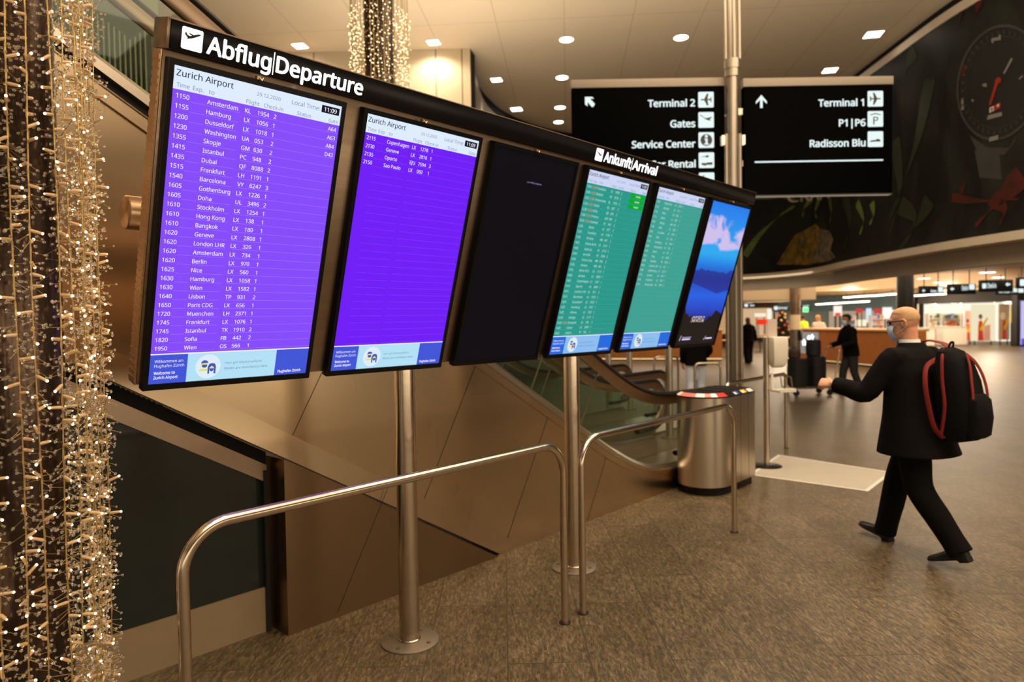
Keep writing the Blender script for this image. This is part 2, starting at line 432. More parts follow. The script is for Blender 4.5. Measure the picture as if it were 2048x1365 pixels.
struct(mb.build('panel_joint', mat('joint_shadow', rgb(120, 108, 90), .7), smooth=False, parent=wl))
e = Vector(CURVE[-1] + (0,))
mb = MB(); mb.prism([(A.x + .004, A.y + .004), (e.x, e.y), (e.x - .3, e.y + .5), (A.x - .2, A.y + .3)], lambda a, b: (a, b, 2.98), lambda a, b: (a, b, HALLZ))
struct(mb.build('trim_2', DARKW, smooth=False), 'dark vertical recess at the end of the beige wall')
# trims along the advert and under it
mb = MB(); strip(mb, 0, S_AD, HALLZ - .33, HALLZ - .17, -.06, .03); struct(mb.build('trim_3', TRIMM), 'pale metal trim above the advert')
mb = MB(); strip(mb, 0, S_END, 2.87, 3.01, -.25, .09); struct(mb.build('trim_4', TRIMM), 'pale metal trim below the advert')
mb = MB(); strip(mb, 0, S_END, 2.54, 2.96, -.45, -.28); struct(mb.build('trim_5', FASC), 'grey fascia below the trim')
# bulkhead box deeper under the mezzanine
c0 = at_d(1400, 600, 22.5); c1 = at_d(1632, 600, 22.5)
mb = MB(); dd = Vector((VD.x, VD.y, 0)).normalized() * 3
mb.prism([(c0.x, c0.y), (c1.x, c1.y), (c1.x + dd.x, c1.y + dd.y), (c0.x + dd.x, c0.y + dd.y)], lambda a, b: (a, b, 2.27), lambda a, b: (a, b, SHOPZ))
struct(mb.build('trim_6', mat('bulkhead_paint', rgb(205, 180, 146), .6), smooth=False), 'beige bulkhead under the mezzanine')
# far end of the shop level
f0 = at_d(1200, 700, 62); f1 = at_d(2500, 700, 62)
mb = MB(); mb.prism([(f0.x, f0.y), (f1.x, f1.y), (f1.x + dd.x, f1.y + dd.y), (f0.x + dd.x, f0.y + dd.y)], lambda a, b: (a, b, 0), lambda a, b: (a, b, SHOPZ))
struct(mb.build('wall_front', mat('far_shop_wall', rgb(196, 160, 118), .6), smooth=False), 'far wall of the shopping level')
# added behind the viewer, unseen: dark wall over glowing panels, shaping the steel's reflections
mb = MB(); mb.box((-14, -9.4, 2.75), (10.0, -9.0, HALLZ)); mb.box((-14, -9.4, 0), (10.0, -9.0, .25)); struct(mb.build('wall_rear', mat('rear_wall_dark', rgb(84, 70, 54), .6), smooth=False), 'added dark wall over glowing panels behind the viewer')
REARGLOW = emit('lit_shop_window', rgb(255, 232, 196), 2.5)  # glow of the added panels, meant to brighten the cladding
for k, x in enumerate((-13, -9.2, -5.4, -1.6, 2.2, 6.0)):
    wn = MB().box((x, -9.35, .25), (x + 3.3, -9.30, 2.6)).build('window_%d' % (k + 1), REARGLOW, smooth=False); struct(wn, 'added glowing panel behind the viewer')
    mb = MB(); mb.box((x - .25, -9.36, .25), (x, -9.1, 2.75)); mb.box((x + 3.3, -9.36, .25), (x + 3.55, -9.1, 2.75)); mb.box((x, -9.36, 2.6), (x + 3.3, -9.1, 2.75)); struct(mb.build('window_frame', DARKM, wn, smooth=False))

# ================================================================== ADVERT on the curved wall
def adm():
    m = bpy.data.materials.new('dark_jungle_print'); m.use_nodes = True; nt = m.node_tree; N = nt.nodes; L = nt.links; b = N['Principled BSDF']
    tc = N.new('ShaderNodeTexCoord'); mp = N.new('ShaderNodeMapping'); mp.inputs['Scale'].default_value = (.5, .5, .28); L.new(tc.outputs['Object'], mp.inputs[0])
    n = N.new('ShaderNodeTexNoise'); n.inputs['Scale'].default_value = 1.6; n.inputs['Detail'].default_value = 4; n.inputs['Distortion'].default_value = 1.5; L.new(mp.outputs[0], n.inputs['Vector'])
    r = N.new('ShaderNodeValToRGB'); c = r.color_ramp; c.elements[0].position = .4; c.elements[0].color = rgb(20, 19, 18); c.elements[1].position = .8; c.elements[1].color = rgb(44, 51, 39)
    e = c.elements.new(.55); e.color = rgb(31, 32, 29)
    L.new(n.outputs['Fac'], r.inputs[0]); L.new(r.outputs[0], b.inputs['Base Color']); b.inputs['Roughness'].default_value = .5; b.inputs['Specular IOR Level'].default_value = .25
    return m
ADM = adm()
ad = thing('billboard', 'huge dark advert with a watch and green leaves on the curved wall', 'billboard', tuple(wall_pt(ARC[40], 3.0)))
AO = Vector(ad.location)
def adbuild(mb, name, m, **k):
    mb.xf(Matrix.Translation(-AO)); return mb.build(name, m, ad, **k)
mb = MB(); strip(mb, .05, S_AD, 3.01, HALLZ - .33, -.055, 0); adbuild(mb, 'printed_panel', ADM)
def adpoly(mb, pts, off=.012, ctr=None):
    P = [wall_px(*p) for p in pts]
    mb.add([wall_pt(s, z, off) for s, z in P], [tuple(range(len(P)))])
def adstrip(mb, pts, w0, w1, off=.012, n=14):
    # tapering blade through photo pixels on the print
    C2 = catmull([Vector(wall_px(*p)).to_tuple() for p in pts], n); m = len(C2); L_ = []; R_ = []
    for i in range(m):
        t = i / (m - 1); d = Vector(C2[min(i + 1, m - 1)]) - Vector(C2[max(i - 1, 0)]); d.normalize(); q = Vector((-d.y, d.x))
        wd = (w0 + (w1 - w0) * t) * (math.sin(PI * min(1, .12 + .88 * t)) ** .5 if w1 < 0 else 1)
        wd = abs(wd); L_.append(Vector(C2[i]) + q * wd); R_.append(Vector(C2[i]) - q * wd)
    v = [wall_pt(p.x, p.y, off) for p in L_] + [wall_pt(p.x, p.y, off) for p in R_]
    mb.add(v, [(i, i + 1, m + i + 1, m + i) for i in range(m - 1)])
GR1 = mat('leaf_print_green', rgb(104, 128, 60), .6, var=.4, vscale=3); GR2 = mat('leaf_print_dark', rgb(42, 50, 34), .6, var=.35, vscale=2)
YEL = mat('lichen_print', rgb(150, 120, 42), .7, col2=rgb(60, 52, 36), vscale=6); GRY = mat('rock_print', rgb(150, 138, 112), .7, col2=rgb(70, 60, 48), vscale=6); RED = mat('leaf_print_red', rgb(80, 22, 14), .6, col2=rgb(50, 16, 12), vscale=2.5)
WAT = mat('watch_print', rgb(62, 62, 61), .5, var=.3, vscale=2); WATD = mat('watch_dial_print', rgb(26, 27, 27), .5, var=.3, vscale=1.5); PALE = mat('pale_print', rgb(205, 198, 180), .6); REDB = mat('red_print', rgb(150, 34, 22), .6); MID = mat('grey_print', rgb(120, 118, 112), .6)
mb = MB()
for p in ([(1490, 512), (1520, 470), (1560, 432), (1590, 412)], [(1625, 395), (1610, 415), (1606, 434)], [(1640, 395), (1632, 420), (1634, 438)], [(1660, 398), (1664, 425), (1660, 446)], [(1590, 392), (1575, 396), (1500, 396)], [(1715, 405), (1728, 440), (1720, 470)], [(1745, 405), (1748, 430), (1740, 450)]):
    adstrip(mb, p, .16, -.10)
adbuild(mb, 'printed_leaves', GR1)
mb = MB(); mb.m = 0
for p in ([(1690, 395), (1700, 440), (1690, 500)], [(1790, 280), (1800, 380), (1780, 470)], [(1860, 160), (1830, 300), (1780, 440)], [(1830, 100), (1815, 130), (1810, 150)], [(1800, 410), (1830, 440), (1800, 500)], [(1640, 440), (1655, 480), (1640, 520)], [(1860, 400), (1840, 440), (1810, 490)]):
    adstrip(mb, p, .28, -.12, .008)
adbuild(mb, 'printed_leaves', GR2)
mb = MB(); adpoly(mb, [(1553, 530), (1575, 495), (1590, 470), (1615, 458), (1632, 448), (1645, 462), (1640, 490), (1645, 515), (1622, 530)]); o = adbuild(mb, 'printed_lichen', YEL)
mb = MB(); adpoly(mb, [(1622, 528), (1632, 500), (1628, 475), (1642, 458), (1660, 462), (1668, 480), (1662, 500), (1672, 515), (1655, 524)], .016); adbuild(mb, 'printed_rock', GRY)
mb = MB()
for p, wd in (([(2046, 350), (2000, 400), (1950, 455)], .3), ([(1905, 395), (1960, 402), (2040, 398)], .12), ([(1985, 395), (2010, 420), (2000, 450)], .2), ([(1932, 130), (1925, 150), (1915, 172)], .10), ([(1925, 5), (1920, 40), (1918, 60)], .1), ([(1960, 2), (1955, 20), (1950, 35)], .12), ([(1922, 385), (1930, 370), (1940, 365)], .1)):
    adstrip(mb, p, wd, -wd * .4)
adbuild(mb, 'printed_red_leaves', RED)
# the printed wrist watch: case, dial, ticks, hands
def adring(mb, cx, cy, rx, ry, w_, a0=0, a1=360, tilt=0, off=.014, n=48):
    v = []
    for i in range(n + 1):
        a = math.radians(a0 + (a1 - a0) * i / n)
        for k in (1, 1 - w_):
            x, y = rx * k * math.cos(a), ry * k * math.sin(a); t = math.radians(tilt)
            s, z = wall_px(min(2120, cx + x * math.cos(t) - y * math.sin(t)), cy + x * math.sin(t) + y * math.cos(t)); v.append(wall_pt(s, z, off))
    mb.add(v, [(2 * i, 2 * i + 1, 2 * i + 3, 2 * i + 2) for i in range(n)])
mb = MB(); adring(mb, 2000, 165, 78, 112, .999, tilt=12, off=.010); adbuild(mb, 'printed_watch_dial', WATD)
mb = MB(); adring(mb, 2000, 165, 84, 118, .05, tilt=12); adring(mb, 2000, 165, 66, 94, .012, tilt=12)
for k in range(40):
    a = math.radians(k * 9); t = math.radians(12)
    q = []
    for rr_, da in ((1, -.02), (1, .02), (.93, .02), (.93, -.02)):
        x, y = 74 * rr_ * math.cos(a + da), 105 * rr_ * math.sin(a + da); q.append((min(2110, 2000 + x * math.cos(t) - y * math.sin(t)), 165 + x * math.sin(t) + y * math.cos(t)))
    adpoly(mb, q, .016)
for q in ([(1930, 250), (1940, 270), (1975, 295), (2020, 296), (2035, 270), (2030, 285), (2010, 310), (1960, 312)], [(1950, 300), (2000, 310), (2005, 360), (1960, 355)]): adpoly(mb, q, .009)
adbuild(mb, 'printed_watch_case', WAT)
for q in ([(1978, 231), (1976, 240), (2006, 232), (2006, 224)], [(1981, 275), (1980, 284), (1998, 279), (1999, 270)], [(1966, 169), (1975, 166), (1976, 174), (1968, 173)], [(2008, 148), (2012, 147), (2028, 118), (2024, 116)], [(1945, 200), (1949, 198), (1950, 202), (1946, 204)], [(2040, 157), (2048, 150), (2048, 153), (2041, 160)]): mb = MB(); adpoly(mb, q, .02); adbuild(mb, 'printed_watch_mark', MID)
for q in ([(1984, 82), (1986, 76), (2000, 74), (1999, 70), (2004, 70), (2004, 80), (1990, 82), (1988, 88)], [(1925, 198), (1929, 198), (1930, 206), (1927, 210), (1931, 216), (1928, 221), (1924, 219), (1926, 212), (1924, 206)]): mb = MB(); adpoly(mb, q, .02); adbuild(mb, 'printed_watch_mark', MID)
mb = MB(); adpoly(mb, [(1993, 160), (1999, 154), (2005, 158), (2003, 166), (1999, 166), (1984, 210), (1980, 210), (1992, 168)], .022); adpoly(mb, [(1990, 212), (2004, 204), (2003, 216), (1990, 222)], .022); adbuild(mb, 'printed_watch_hand', REDB)
mb = MB(); adpoly(mb, [(1981, 216), (1990, 212), (1990, 222), (1981, 226)], .02); 
adbuild(mb, 'printed_badge', PALE)
mb = MB(); adpoly(mb, [(1983.2, 218), (1988.6, 215.6), (1988.6, 217.6), (1986.9, 218.4), (1986.9, 223), (1985.2, 223.8), (1985.2, 219.2), (1983.2, 220)], .024); adbuild(mb, 'printed_badge_letter', WATD)
mb = MB(); adpoly(mb, [(1996.2, 211.2), (1998, 210.4), (1998, 208.6), (1999.6, 207.8), (1999.6, 209.6), (2001.4, 208.8), (2001.4, 211), (1999.6, 211.8), (1999.6, 214), (1998, 214.8), (1998, 212.6), (1996.2, 213.4)], .026); adbuild(mb, 'printed_badge_cross', PALE)
# printed word, partly behind the direction sign
mb = MB(); st = MB(); put(st, 'CRAFT', 0, 0, 1.0, None, bold=.02)
mx_ = max(v.x for v in st.V)
p0 = wall_px(1576, 405); p1 = wall_px(1664, 396)
for v in st.V:
    t = v.x / mx_; s_ = p0[0] + (p1[0] - p0[0]) * t; z_ = p0[1] + (p1[1] - p0[1]) * t + v.z * .27
    mb.V.append(wall_pt(s_, z_, .02))
mb.F = st.F; mb.I = st.I; adbuild(mb, 'printed_lettering', PALE, smooth=False)

# ================================================================== DOWNLIGHTS
DISC = emit('lamp_disc', (1, .90, .74, 1), 9.0)
RIMM = mat('lamp_rim', rgb(215, 200, 175), .4)
def downlight(x, y, z, r, label, power, square=False, group='ceiling downlights of the hall', spot=80, rotz=0):
    t = thing('ceiling_downlight', label, 'ceiling light', (x, y, z), (0, 0, rotz), group)
    mb = MB()
    if square:
        mb.box((-r * 1.2, -r * 1.2, -.012), (r * 1.2, r * 1.2, .0)); mb.build('trim_ring', RIMM, t, smooth=False)
        mb = MB(); mb.box((-r, -r, -.016), (r, r, -.0125)); mb.build('diffuser', DISC, t, smooth=False)
    else:
        mb.lathe([(r * .98, -.004), (r * 1.12, -.012), (r * 1.18, 0)], 32); mb.build('trim_ring', RIMM, t)
        mb = MB(); mb.lathe([(r * .3, -.008), (r, -.008), (r, -.003), (r * .3, -.003)], 32); mb.V.append(Vector((0, 0, -.009)));
        mb.disc((0, 0, -.0085), r, 32); mb.build('diffuser', DISC, t, smooth=False)
    if power:
        l = bpy.data.lights.new('downlight_beam', 'SPOT'); l.energy = power; l.color = WARM; l.spot_size = math.radians(spot); l.spot_blend = .6; l.shadow_soft_size = r
        lo = bpy.data.objects.new('downlight_beam', l); lo.location = (0, 0, -.03); COL.objects.link(lo); lo.parent = t
    return t
DL = [((1133, 79), .135, 'round ceiling downlight, larger left one of the two nearest the sign column', 0), ((1362, 75), .135, 'round ceiling downlight just left of the sign column top', 0), ((1124, 155), .135, 'round ceiling downlight just above the left direction sign corner', 0),
      ((993, 159), .115, 'square ceiling downlight right of the beige wall by the curved edge', 1), ((1120, 215), .135, 'round ceiling downlight second lowest beside the left sign', 0), ((1117, 244), .13, 'round ceiling downlight lowest beside the left sign', 0), ((1033, 218), .135, 'small ceiling downlight close to the curved dark ceiling edge', 1),
      ((867, 84), .115, 'square ceiling downlight above the beige wall right of the far garland', 1), ((600, 91), .12, 'square ceiling downlight left of the far garland', 1), ((1747, 68), .15, 'bright ceiling downlight beside the advert top edge', 1), ((1660, 140), .14, 'ceiling downlight above the right direction sign', 1)]
for (px, py), r, lb, sq in DL:
    p = at_z(px, py, HALLZ); downlight(p.x, p.y, HALLZ, r, lb, 170 if px in (867, 600) else 150, sq, rotz=.55, spot=155 if px in (867, 600) else 80)
for x, y in ((1.2, 1.0), (3.4, .6), (5.6, 2.2), (4.6, -1.0), (7.6, .9), (2.6, 2.0), (7.2, 3.0), (9.6, 3.6)):
    downlight(x, y, HALLZ, .13, 'ceiling downlight high above the information board', 120, 0, group='downlights out of view above the board', spot=75)

downlight(5.35, 2.75, HALLZ, .10, 'bright narrow ceiling downlight above the end of the second rail', 520, 0, group='downlights out of view above the board', spot=24)  # unseen lamp added to brighten the floor beside the bin
# ================================================================== ESCALATORS
TAN = math.tan(math.radians(30))
def zl(X, k, zf, s=.13):
    u = (k - TAN * X - zf) / s
    return zf + s * (u if u > 30 else math.log(1 + math.exp(u)))
def gapf(x):
    t = min(1, max(0, (x - 1.8) / 2.0)); return .068 * (1 - t * t * (3 - 2 * t))
def xs(a, b, n): return [a + (b - a) * i / n for i in range(n + 1)]
def balustrade(t, Y, kh, kb, xend, side, x0, zt=.95, zb=.21, joints=()):
    # side = +1 when the steps are towards +Y
    R = .31; X = xs(x0, xend, 90)
    path = [(x, Y, zl(x, kh, zt)) for x in X]
    cz = path[-1][2] - R
    arc = [(xend + R * math.sin(a), Y, cz + R * math.cos(a)) for a in [PI * i / 14 for i in range(1, 15)]]
    tail = [(xend - .35, Y, cz - R)]
    mb = MB(); mb.tube([(a, b, c - .0) for a, b, c in path + arc + tail], .027, 12, b=.042, ref=None); mb.build('handrail', RUBBER, t)
    mb = MB(); P = [Vector(p) for p in path + arc]; rr = []
    for i, p in enumerate(P):
        d = P[min(i + 1, len(P) - 1)] - P[max(i - 1, 0)]; d.normalize(); n = Vector((-d.z, 0, d.x)) * -1
        rr.append([p + n * .022 + Vector((0, -.034, 0)), p + n * .022 + Vector((0, .034, 0)), p + n * .085 + Vector((0, .026, 0)), p + n * .105 + Vector((0, .012, 0)), p + n * .105 + Vector((0, -.012, 0)), p + n * .085 + Vector((0, -.026, 0))])
    mb.rings(rr); mb.build('handrail_carrier', CARRIER, t)
    # glass
    top = [(x, zl(x, kh, zt) - .10) for x in X]; bot = [(x, zl(x, kb, zb) + gapf(x)) for x in X]
    end = [(xend + (R - .08) * math.sin(a), cz + (R - .08) * math.cos(a)) for a in [PI * i / 10 for i in range(1, 11)]]
    mb = MB(); n = len(X)
    for yy in (Y,): mb.add([(a, yy, b) for a, b in top] + [(a, yy, b) for a, b in bot], [(i, i + 1, n + i + 1, n + i) for i in range(n - 1)])
    for yy in (Y,): mb.add([(a, yy, b) for a, b in [top[-1]] + end + [(xend, cz - R + .08)]], [tuple(range(len(end) + 2))])
    mb.build('glass_pane', GLASS, t)
    for xj in joints:
        zb_ = zl(xj, kb, zb) + gapf(xj); mb = MB(); d = Vector((math.sin(math.radians(30)), 0, math.cos(math.radians(30))))
        h = 0
        while h < 1.6 and (zb_ + d.z * h) < zl(xj + d.x * h, kh, zt) - .10: h += .02
        a = Vector((xj, Y, zb_)); mb.tube([a, a + d * h], .0085, 6); mb.build('glass_joint', JOINT, t)
    # deck profile along the glass foot and the skirt on the step side
    mb = MB(); rr = []
    for x, z in bot:
        o_ = .055
        rr.append([Vector((x, Y - o_, z - .05)), Vector((x, Y - o_, z + .0)), Vector((x, Y - .018, z + .035)), Vector((x, Y + .018, z + .035)), Vector((x, Y + o_, z)), Vector((x, Y + o_, z - .05))])
    mb.rings(rr); mb.build('deck_profile', STEELV, t)
    mb = MB(); rr = []
    for x, z in bot:
        y0, y1 = (Y + .06, Y + .075) if side > 0 else (Y - .075, Y - .06)
        rr.append([Vector((x, y0, max(.0, z - .45))), Vector((x, y0, z - .02)), Vector((x, y1, z - .02)), Vector((x, y1, max(.0, z - .45)))])
    mb.rings(rr); mb.build('skirt_panel', STEELV, t)
JOINT = mat('glass_joint_seal', rgb(96, 84, 62), .5)
CARRIER = mat('handrail_carrier_steel', (.42, .30, .21, 1), .3, 1.0, var=.1)
def escalator(name, label, Yn, Yf, khn, khf, kb, xn, xf, loc, joints, x0=-3.0, clad=True):
    t = thing(name, label, 'escalator')
    balustrade(t, Yn, khn, kb + .05, xn, +1, x0, joints=joints)
    balustrade(t, Yf, khf, kb + .05 + (khf - khn), xf, -1, x0, joints=[j + .5 for j in joints])
    # steps, comb, floor plate
    y0, y1 = Yn + .085, Yf - .085; ks = kb - .22; xc = (ks - .02) / TAN
    mb = MB(); x = xc + .1; z = .02; pr = [(xc + .5, .02), (xc + .5, -.3)]; top = []
    while x > x0:
        pr_x = x; top += [(x, z)]; x -= .385; top += [(x, z)]; z += .385 * TAN
    pts = top + [(x, z - .5), (xc + .1, -.3)]
    mb.prism(pts, lambda a, b: (a, y0, b), lambda a, b: (a, y1, b)); mb.build('steps', STEPM, t, smooth=False)
    mb = MB(); mb.box((xc + .1, y0, .0), (max(xn, xf) + .5, y1, .022)); mb.build('floor_plate', STEELV, t, smooth=False)
    mb = MB(); mb.box((xc + .08, y0, .0), (xc + .25, y1, .035)); mb.build('comb_plate', DARKM, t, smooth=False)
    return t
STEPM = mat('ribbed_step_metal', (.20, .19, .17, 1), .42, .9, var=.4, vscale=50, stretch=(.1, 3, .1))
KE = 3.4832
es = escalator('escalator', 'steel clad escalator with glass sides right behind the information board', 3.61, 4.65, 4.282, 4.70, KE, 6.75, 7.65, None, (.62, 1.90, 3.2, 4.75))
# outer cladding sheet, plane Y = 3.54
KL = 2.118
X = xs(-3.0, 7.0, 120)
top = [(x, zl(x, KE - .075, .20)) for x in X]; bot = [(x, max(0.0, KL - TAN * x)) for x in X]
mb = MB(); n = len(X)
V0 = [(a, 3.54, b) for a, b in top] + [(a, 3.54, b) for a, b in bot]; mb.add(V0, [(i, i + 1, n + i + 1, n + i) for i in range(n - 1)])
V1 = [(a, 3.60, b) for a, b in top] + [(a, 3.60, b) for a, b in bot]; mb.add(V1, [(i, i + 1, n + i + 1, n + i) for i in range(n - 1)])
mb.add([(a, y, b) for y in (3.54, 3.60) for a, b in top], [(i, i + 1, n + i + 1, n + i) for i in range(n - 1)])
mb.add([(7.0, 3.54, 0), (7.0, 3.60, 0), (7.0, 3.60, .2), (7.0, 3.54, .2)], [(0, 1, 2, 3)])
mb.build('side_cladding', CLAD, es, smooth=False)
# rounded top trim, dark gap
def band(name, k0, k1, zf0, zf1, y0, y1, m, x0=-3.0, x1=7.0, s=.13, g=0):
    mb = MB(); rr = []
    for x in xs(x0, x1, 120):
        a, b = zl(x, k0, zf0, s), zl(x, k1, zf1, s) + g * gapf(x); rr.append([Vector((x, y0, a)), Vector((x, y0, b)), Vector((x, y1, b)), Vector((x, y1, a))])
    mb.rings(rr); return mb.build(name, m, es)
band('top_trim', KE - .078, KE - .012, .185, .20, 3.528, 3.60, CLAD)
band('edge_bead', KE - .012, KE - .004, .20, .207, 3.522, 3.60, STEEL)
band('shadow_gap', KE - .004, KE + .006, .207, .212, 3.585, 3.60, DARKW, g=1.0)
# folded strip along the lower edge
mb = MB(); rr = []
for x in xs(-3.0, 3.62, 60):
    a = KL - TAN * x; rr.append([Vector((x, 3.526, a)), Vector((x, 3.538, a + .15)), Vector((x, 3.56, a + .15)), Vector((x, 3.56, a))])
mb.rings(rr); mb.build('bottom_fold', CLAD, es)
# seams square to the incline
d = Vector((.5, 0, .866))
for xs_ in (-.9, .55, 2.0, 2.95, 3.75, 4.75):
    a = Vector((xs_, 3.5385, max(0.02, KL - TAN * xs_ + .15))); h = 0
    if a.z < .05: a.z = .0
    while h < 3 and a.z + d.z * h < zl(a.x + d.x * h, KE - .08, .19): h += .02
    mb = MB(); mb.cbox(a + d * h / 2, (.0022, .002, h), Matrix.Rotation(math.radians(30), 3, 'Y')); mb.build('panel_seam', DARKM, es, smooth=False)
# second escalator behind
es2 = escalator('escalator', 'second escalator with black handrails behind the nearer one', 5.35, 6.60, 5.0, 5.3, 4.2, 9.0, 9.9, None, (4.6, 6.2), x0=3.5)
# inclined underside of the upper flight and the slatted screen behind it
SOFF = mat('upper_flight_underside', rgb(128, 128, 100), .5, var=.08); SLAT = mat('slat_screen_dark', rgb(20, 23, 20), .5, var=.2); SLATL = mat('slat_edge', rgb(128, 128, 104), .45, .3)
mb = MB(); pe = at_y(262, 80, 6.9); kk = pe.z + TAN * pe.x
mb.prism([(-4, kk + TAN * 4), (pe.x, pe.z), (pe.x, pe.z + .5), (-4, kk + TAN * 4 + .9)], lambda a, b: (a, 6.25, b), lambda a, b: (a, 6.9, b))
tag(mb.build('upper_escalator_flight', SOFF, smooth=False), 'pale underside of a higher escalator flight seen through the glass', 'escalator')
t = thing('slatted_screen', 'dark vertical slat screen seen through the escalator glass', 'screen', (1.5, 7.9, 0))
mb = MB(); mb.box((-3.4, .06, 0), (1.45, .12, 7.2)); mb.build('backing', SLAT, t, smooth=False)
for k in range(84):
    mb = MB(); x = -2.8 + k * .05; mb.box((x, -.02, .2), (x + .014, .05, 5.6)); mb.build('slat', SLATL, t, smooth=False)
# ---------------- lower cladding, door recess under the truss
mb = MB(); e_ = .012
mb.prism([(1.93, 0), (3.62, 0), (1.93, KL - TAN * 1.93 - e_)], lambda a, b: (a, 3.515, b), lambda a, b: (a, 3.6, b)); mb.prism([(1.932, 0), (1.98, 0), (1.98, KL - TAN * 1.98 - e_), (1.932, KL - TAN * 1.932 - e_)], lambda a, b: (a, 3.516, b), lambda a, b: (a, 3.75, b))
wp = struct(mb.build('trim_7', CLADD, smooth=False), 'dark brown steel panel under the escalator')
mb = MB(); a = Vector((2.24, 3.5145, .02)); mb.cbox(a + d * .40, (.003, .002, .78), Matrix.Rotation(math.radians(30), 3, 'Y')); struct(mb.build('panel_seam', DARKM, wp, smooth=False))
dr = thing('door_1', None, None, (1.0, 3.68, 0)); dr['kind'] = 'structure'; dr['label'] = 'dark glass panel with pale kick plate under the escalator'
DX = 1.0
def dband(k0, k1, y0, y1, x0=-3.0, x1=1.90):
    return MB().prism([(x0, k0 - TAN * x0), (x1, k0 - TAN * x1), (x1, k1 - TAN * x1), (x0, k1 - TAN * x0)], lambda a, b: (a - DX, y0 - 3.68, b), lambda a, b: (a - DX, y1 - 3.68, b))
dband(1.945, 2.045, 3.655, 3.70).build('head_beam', mat('door_head_bronze', (.42, .31, .22, 1), .4, .9, var=.1), dr, smooth=False)
dband(2.045, 2.118, 3.66, 3.70).build('shadow_gap', DARKW, dr, smooth=False)
MB().prism([(-3, .25), (1.878, .25), (1.878, 1.945 - TAN * 1.878), (-3, 1.945 + TAN * 3)], lambda a, b: (a - DX, 0.0, b), lambda a, b: (a - DX, .02, b)).build('glass', GLASSD, dr, smooth=False)
MB().box((-4, -.012, 0), (.878, .03, .252)).build('kick_plate', mat('kick_plate_metal', rgb(150, 130, 102), .5, .35, var=.06), dr, smooth=False)
MB().box((.878, -.03, 0), (.90, .03, .92)).build('jamb', DARKM, dr, smooth=False)
# ================================================================== INFORMATION BOARD
TILT = 0.2934
BP = Vector((1.0018, 2.8494, 1.5165))       # lower left corner of the first lit panel
RT = Matrix.Rotation(TILT, 4, 'X')
bd = thing('information_board', 'long tilted steel board frame carrying six airport monitors on round posts', 'information board', (3.4, 2.95, 0))
def to_board(mb, st=0): return mb.xf(Matrix.Translation(BP - Vector(bd.location)) @ RT, st)
def bb(x0, y0, z0, x1, y1, z1): return MB().box((x0, y0, z0), (x1, y1, z1))
to_board(bb(-.030, .032, -.012, 4.752, .10, 1.236)).build('back_panel', BRONZE, bd, bevel=.004)
hd = to_board(bb(-.022, -.004, 1.236, 4.76, .115, 1.331)).build('header', BLACKG, bd, bevel=.003)
to_board(bb(-.034, -.002, 1.234, -.0222, .118, 1.334)).build('end_cap', BRONZE, bd, bevel=.002)
to_board(bb(4.7602, -.002, 1.234, 4.772, .118, 1.334)).build('end_cap', BRONZE, bd, bevel=.002)
to_board(bb(-.03, -.006, 1.3312, 4.766, .118, 1.337)).build('top_cap', BRONZE, bd, bevel=.001)
# ribbed left edge
mb = MB(); mb.box((-.0355, .034, -.012), (-.0305, .098, 1.23))
for k in range(44): mb.box((-.0385, .036, .0 + k * .0278), (-.0355, .096, .018 + k * .0278))
to_board(mb).build('side_grille', COPPER, bd, smooth=False)
# lettering on the header
YL = -.0055
mb = MB(); put(mb, 'Abflug', .102, 1.2535, .0575, .247, YL, bold=.026); to_board(mb).build('lettering', LETTER, hd, smooth=False)
mb = MB(); rect(mb, .3555, 1.2395, .3595, 1.322, YL); to_board(mb).build('divider', LETTER, hd, smooth=False)
mb = MB(); put(mb, 'Departure', .368, 1.2535, .0575, .400, YL, bold=.026); to_board(mb).build('lettering', LETTER, hd, smooth=False)
mb = MB(); put(mb, 'Ankunft', 2.545, 1.2535, .0575, .300, YL, bold=.026); to_board(mb).build('lettering', LETTER, hd, smooth=False)
mb = MB(); rect(mb, 2.8525, 1.2395, 2.8565, 1.322, YL); to_board(mb).build('divider', LETTER, hd, smooth=False)
mb = MB(); put(mb, 'Arrival', 2.866, 1.2535, .0575, .300, YL, bold=.026); to_board(mb).build('lettering', LETTER, hd, smooth=False)
PICB = mat('pictogram_black', (.01, .01, .01, 1), .5)
def plane_off(mb, x, z, s, y, flip=False):
    # aircraft side view taking off (or landing), drawn in a unit square
    body = [(.06, .62), (.13, .66), (.30, .60), (.40, .60), (.62, .72), (.82, .80), (.93, .80), (.94, .76), (.82, .68), (.62, .56), (.42, .46), (.34, .45), (.22, .50), (.15, .53), (.17, .57)]
    tail = [(.12, .62), (.10, .74), (.15, .75), (.24, .62)]
    wing = [(.36, .66), (.30, .72), (.36, .74), (.58, .68), (.50, .62)]
    low = [(.30, .52), (.20, .44), (.26, .41), (.48, .50), (.44, .56)]
    for P in (body, tail, wing, low):
        q = [((x + (1 - a if flip else a) * s), z + b * s) for a, b in P]
        if flip: q = q[::-1]
        poly(mb, q, y)
for x, fl in ((.0145, False), (2.456, True)):
    mb = MB(); rrect(mb, x, 1.2475, x + .0725, 1.3205, YL, .006); pi = to_board(mb).build('pictogram', LETTER, hd, smooth=False)
    mb = MB(); plane_off(mb, x + .004, 1.256 if not fl else 1.25, .064, YL - .0006, fl); to_board(mb).build('aircraft_symbol', PICB, pi, smooth=False)
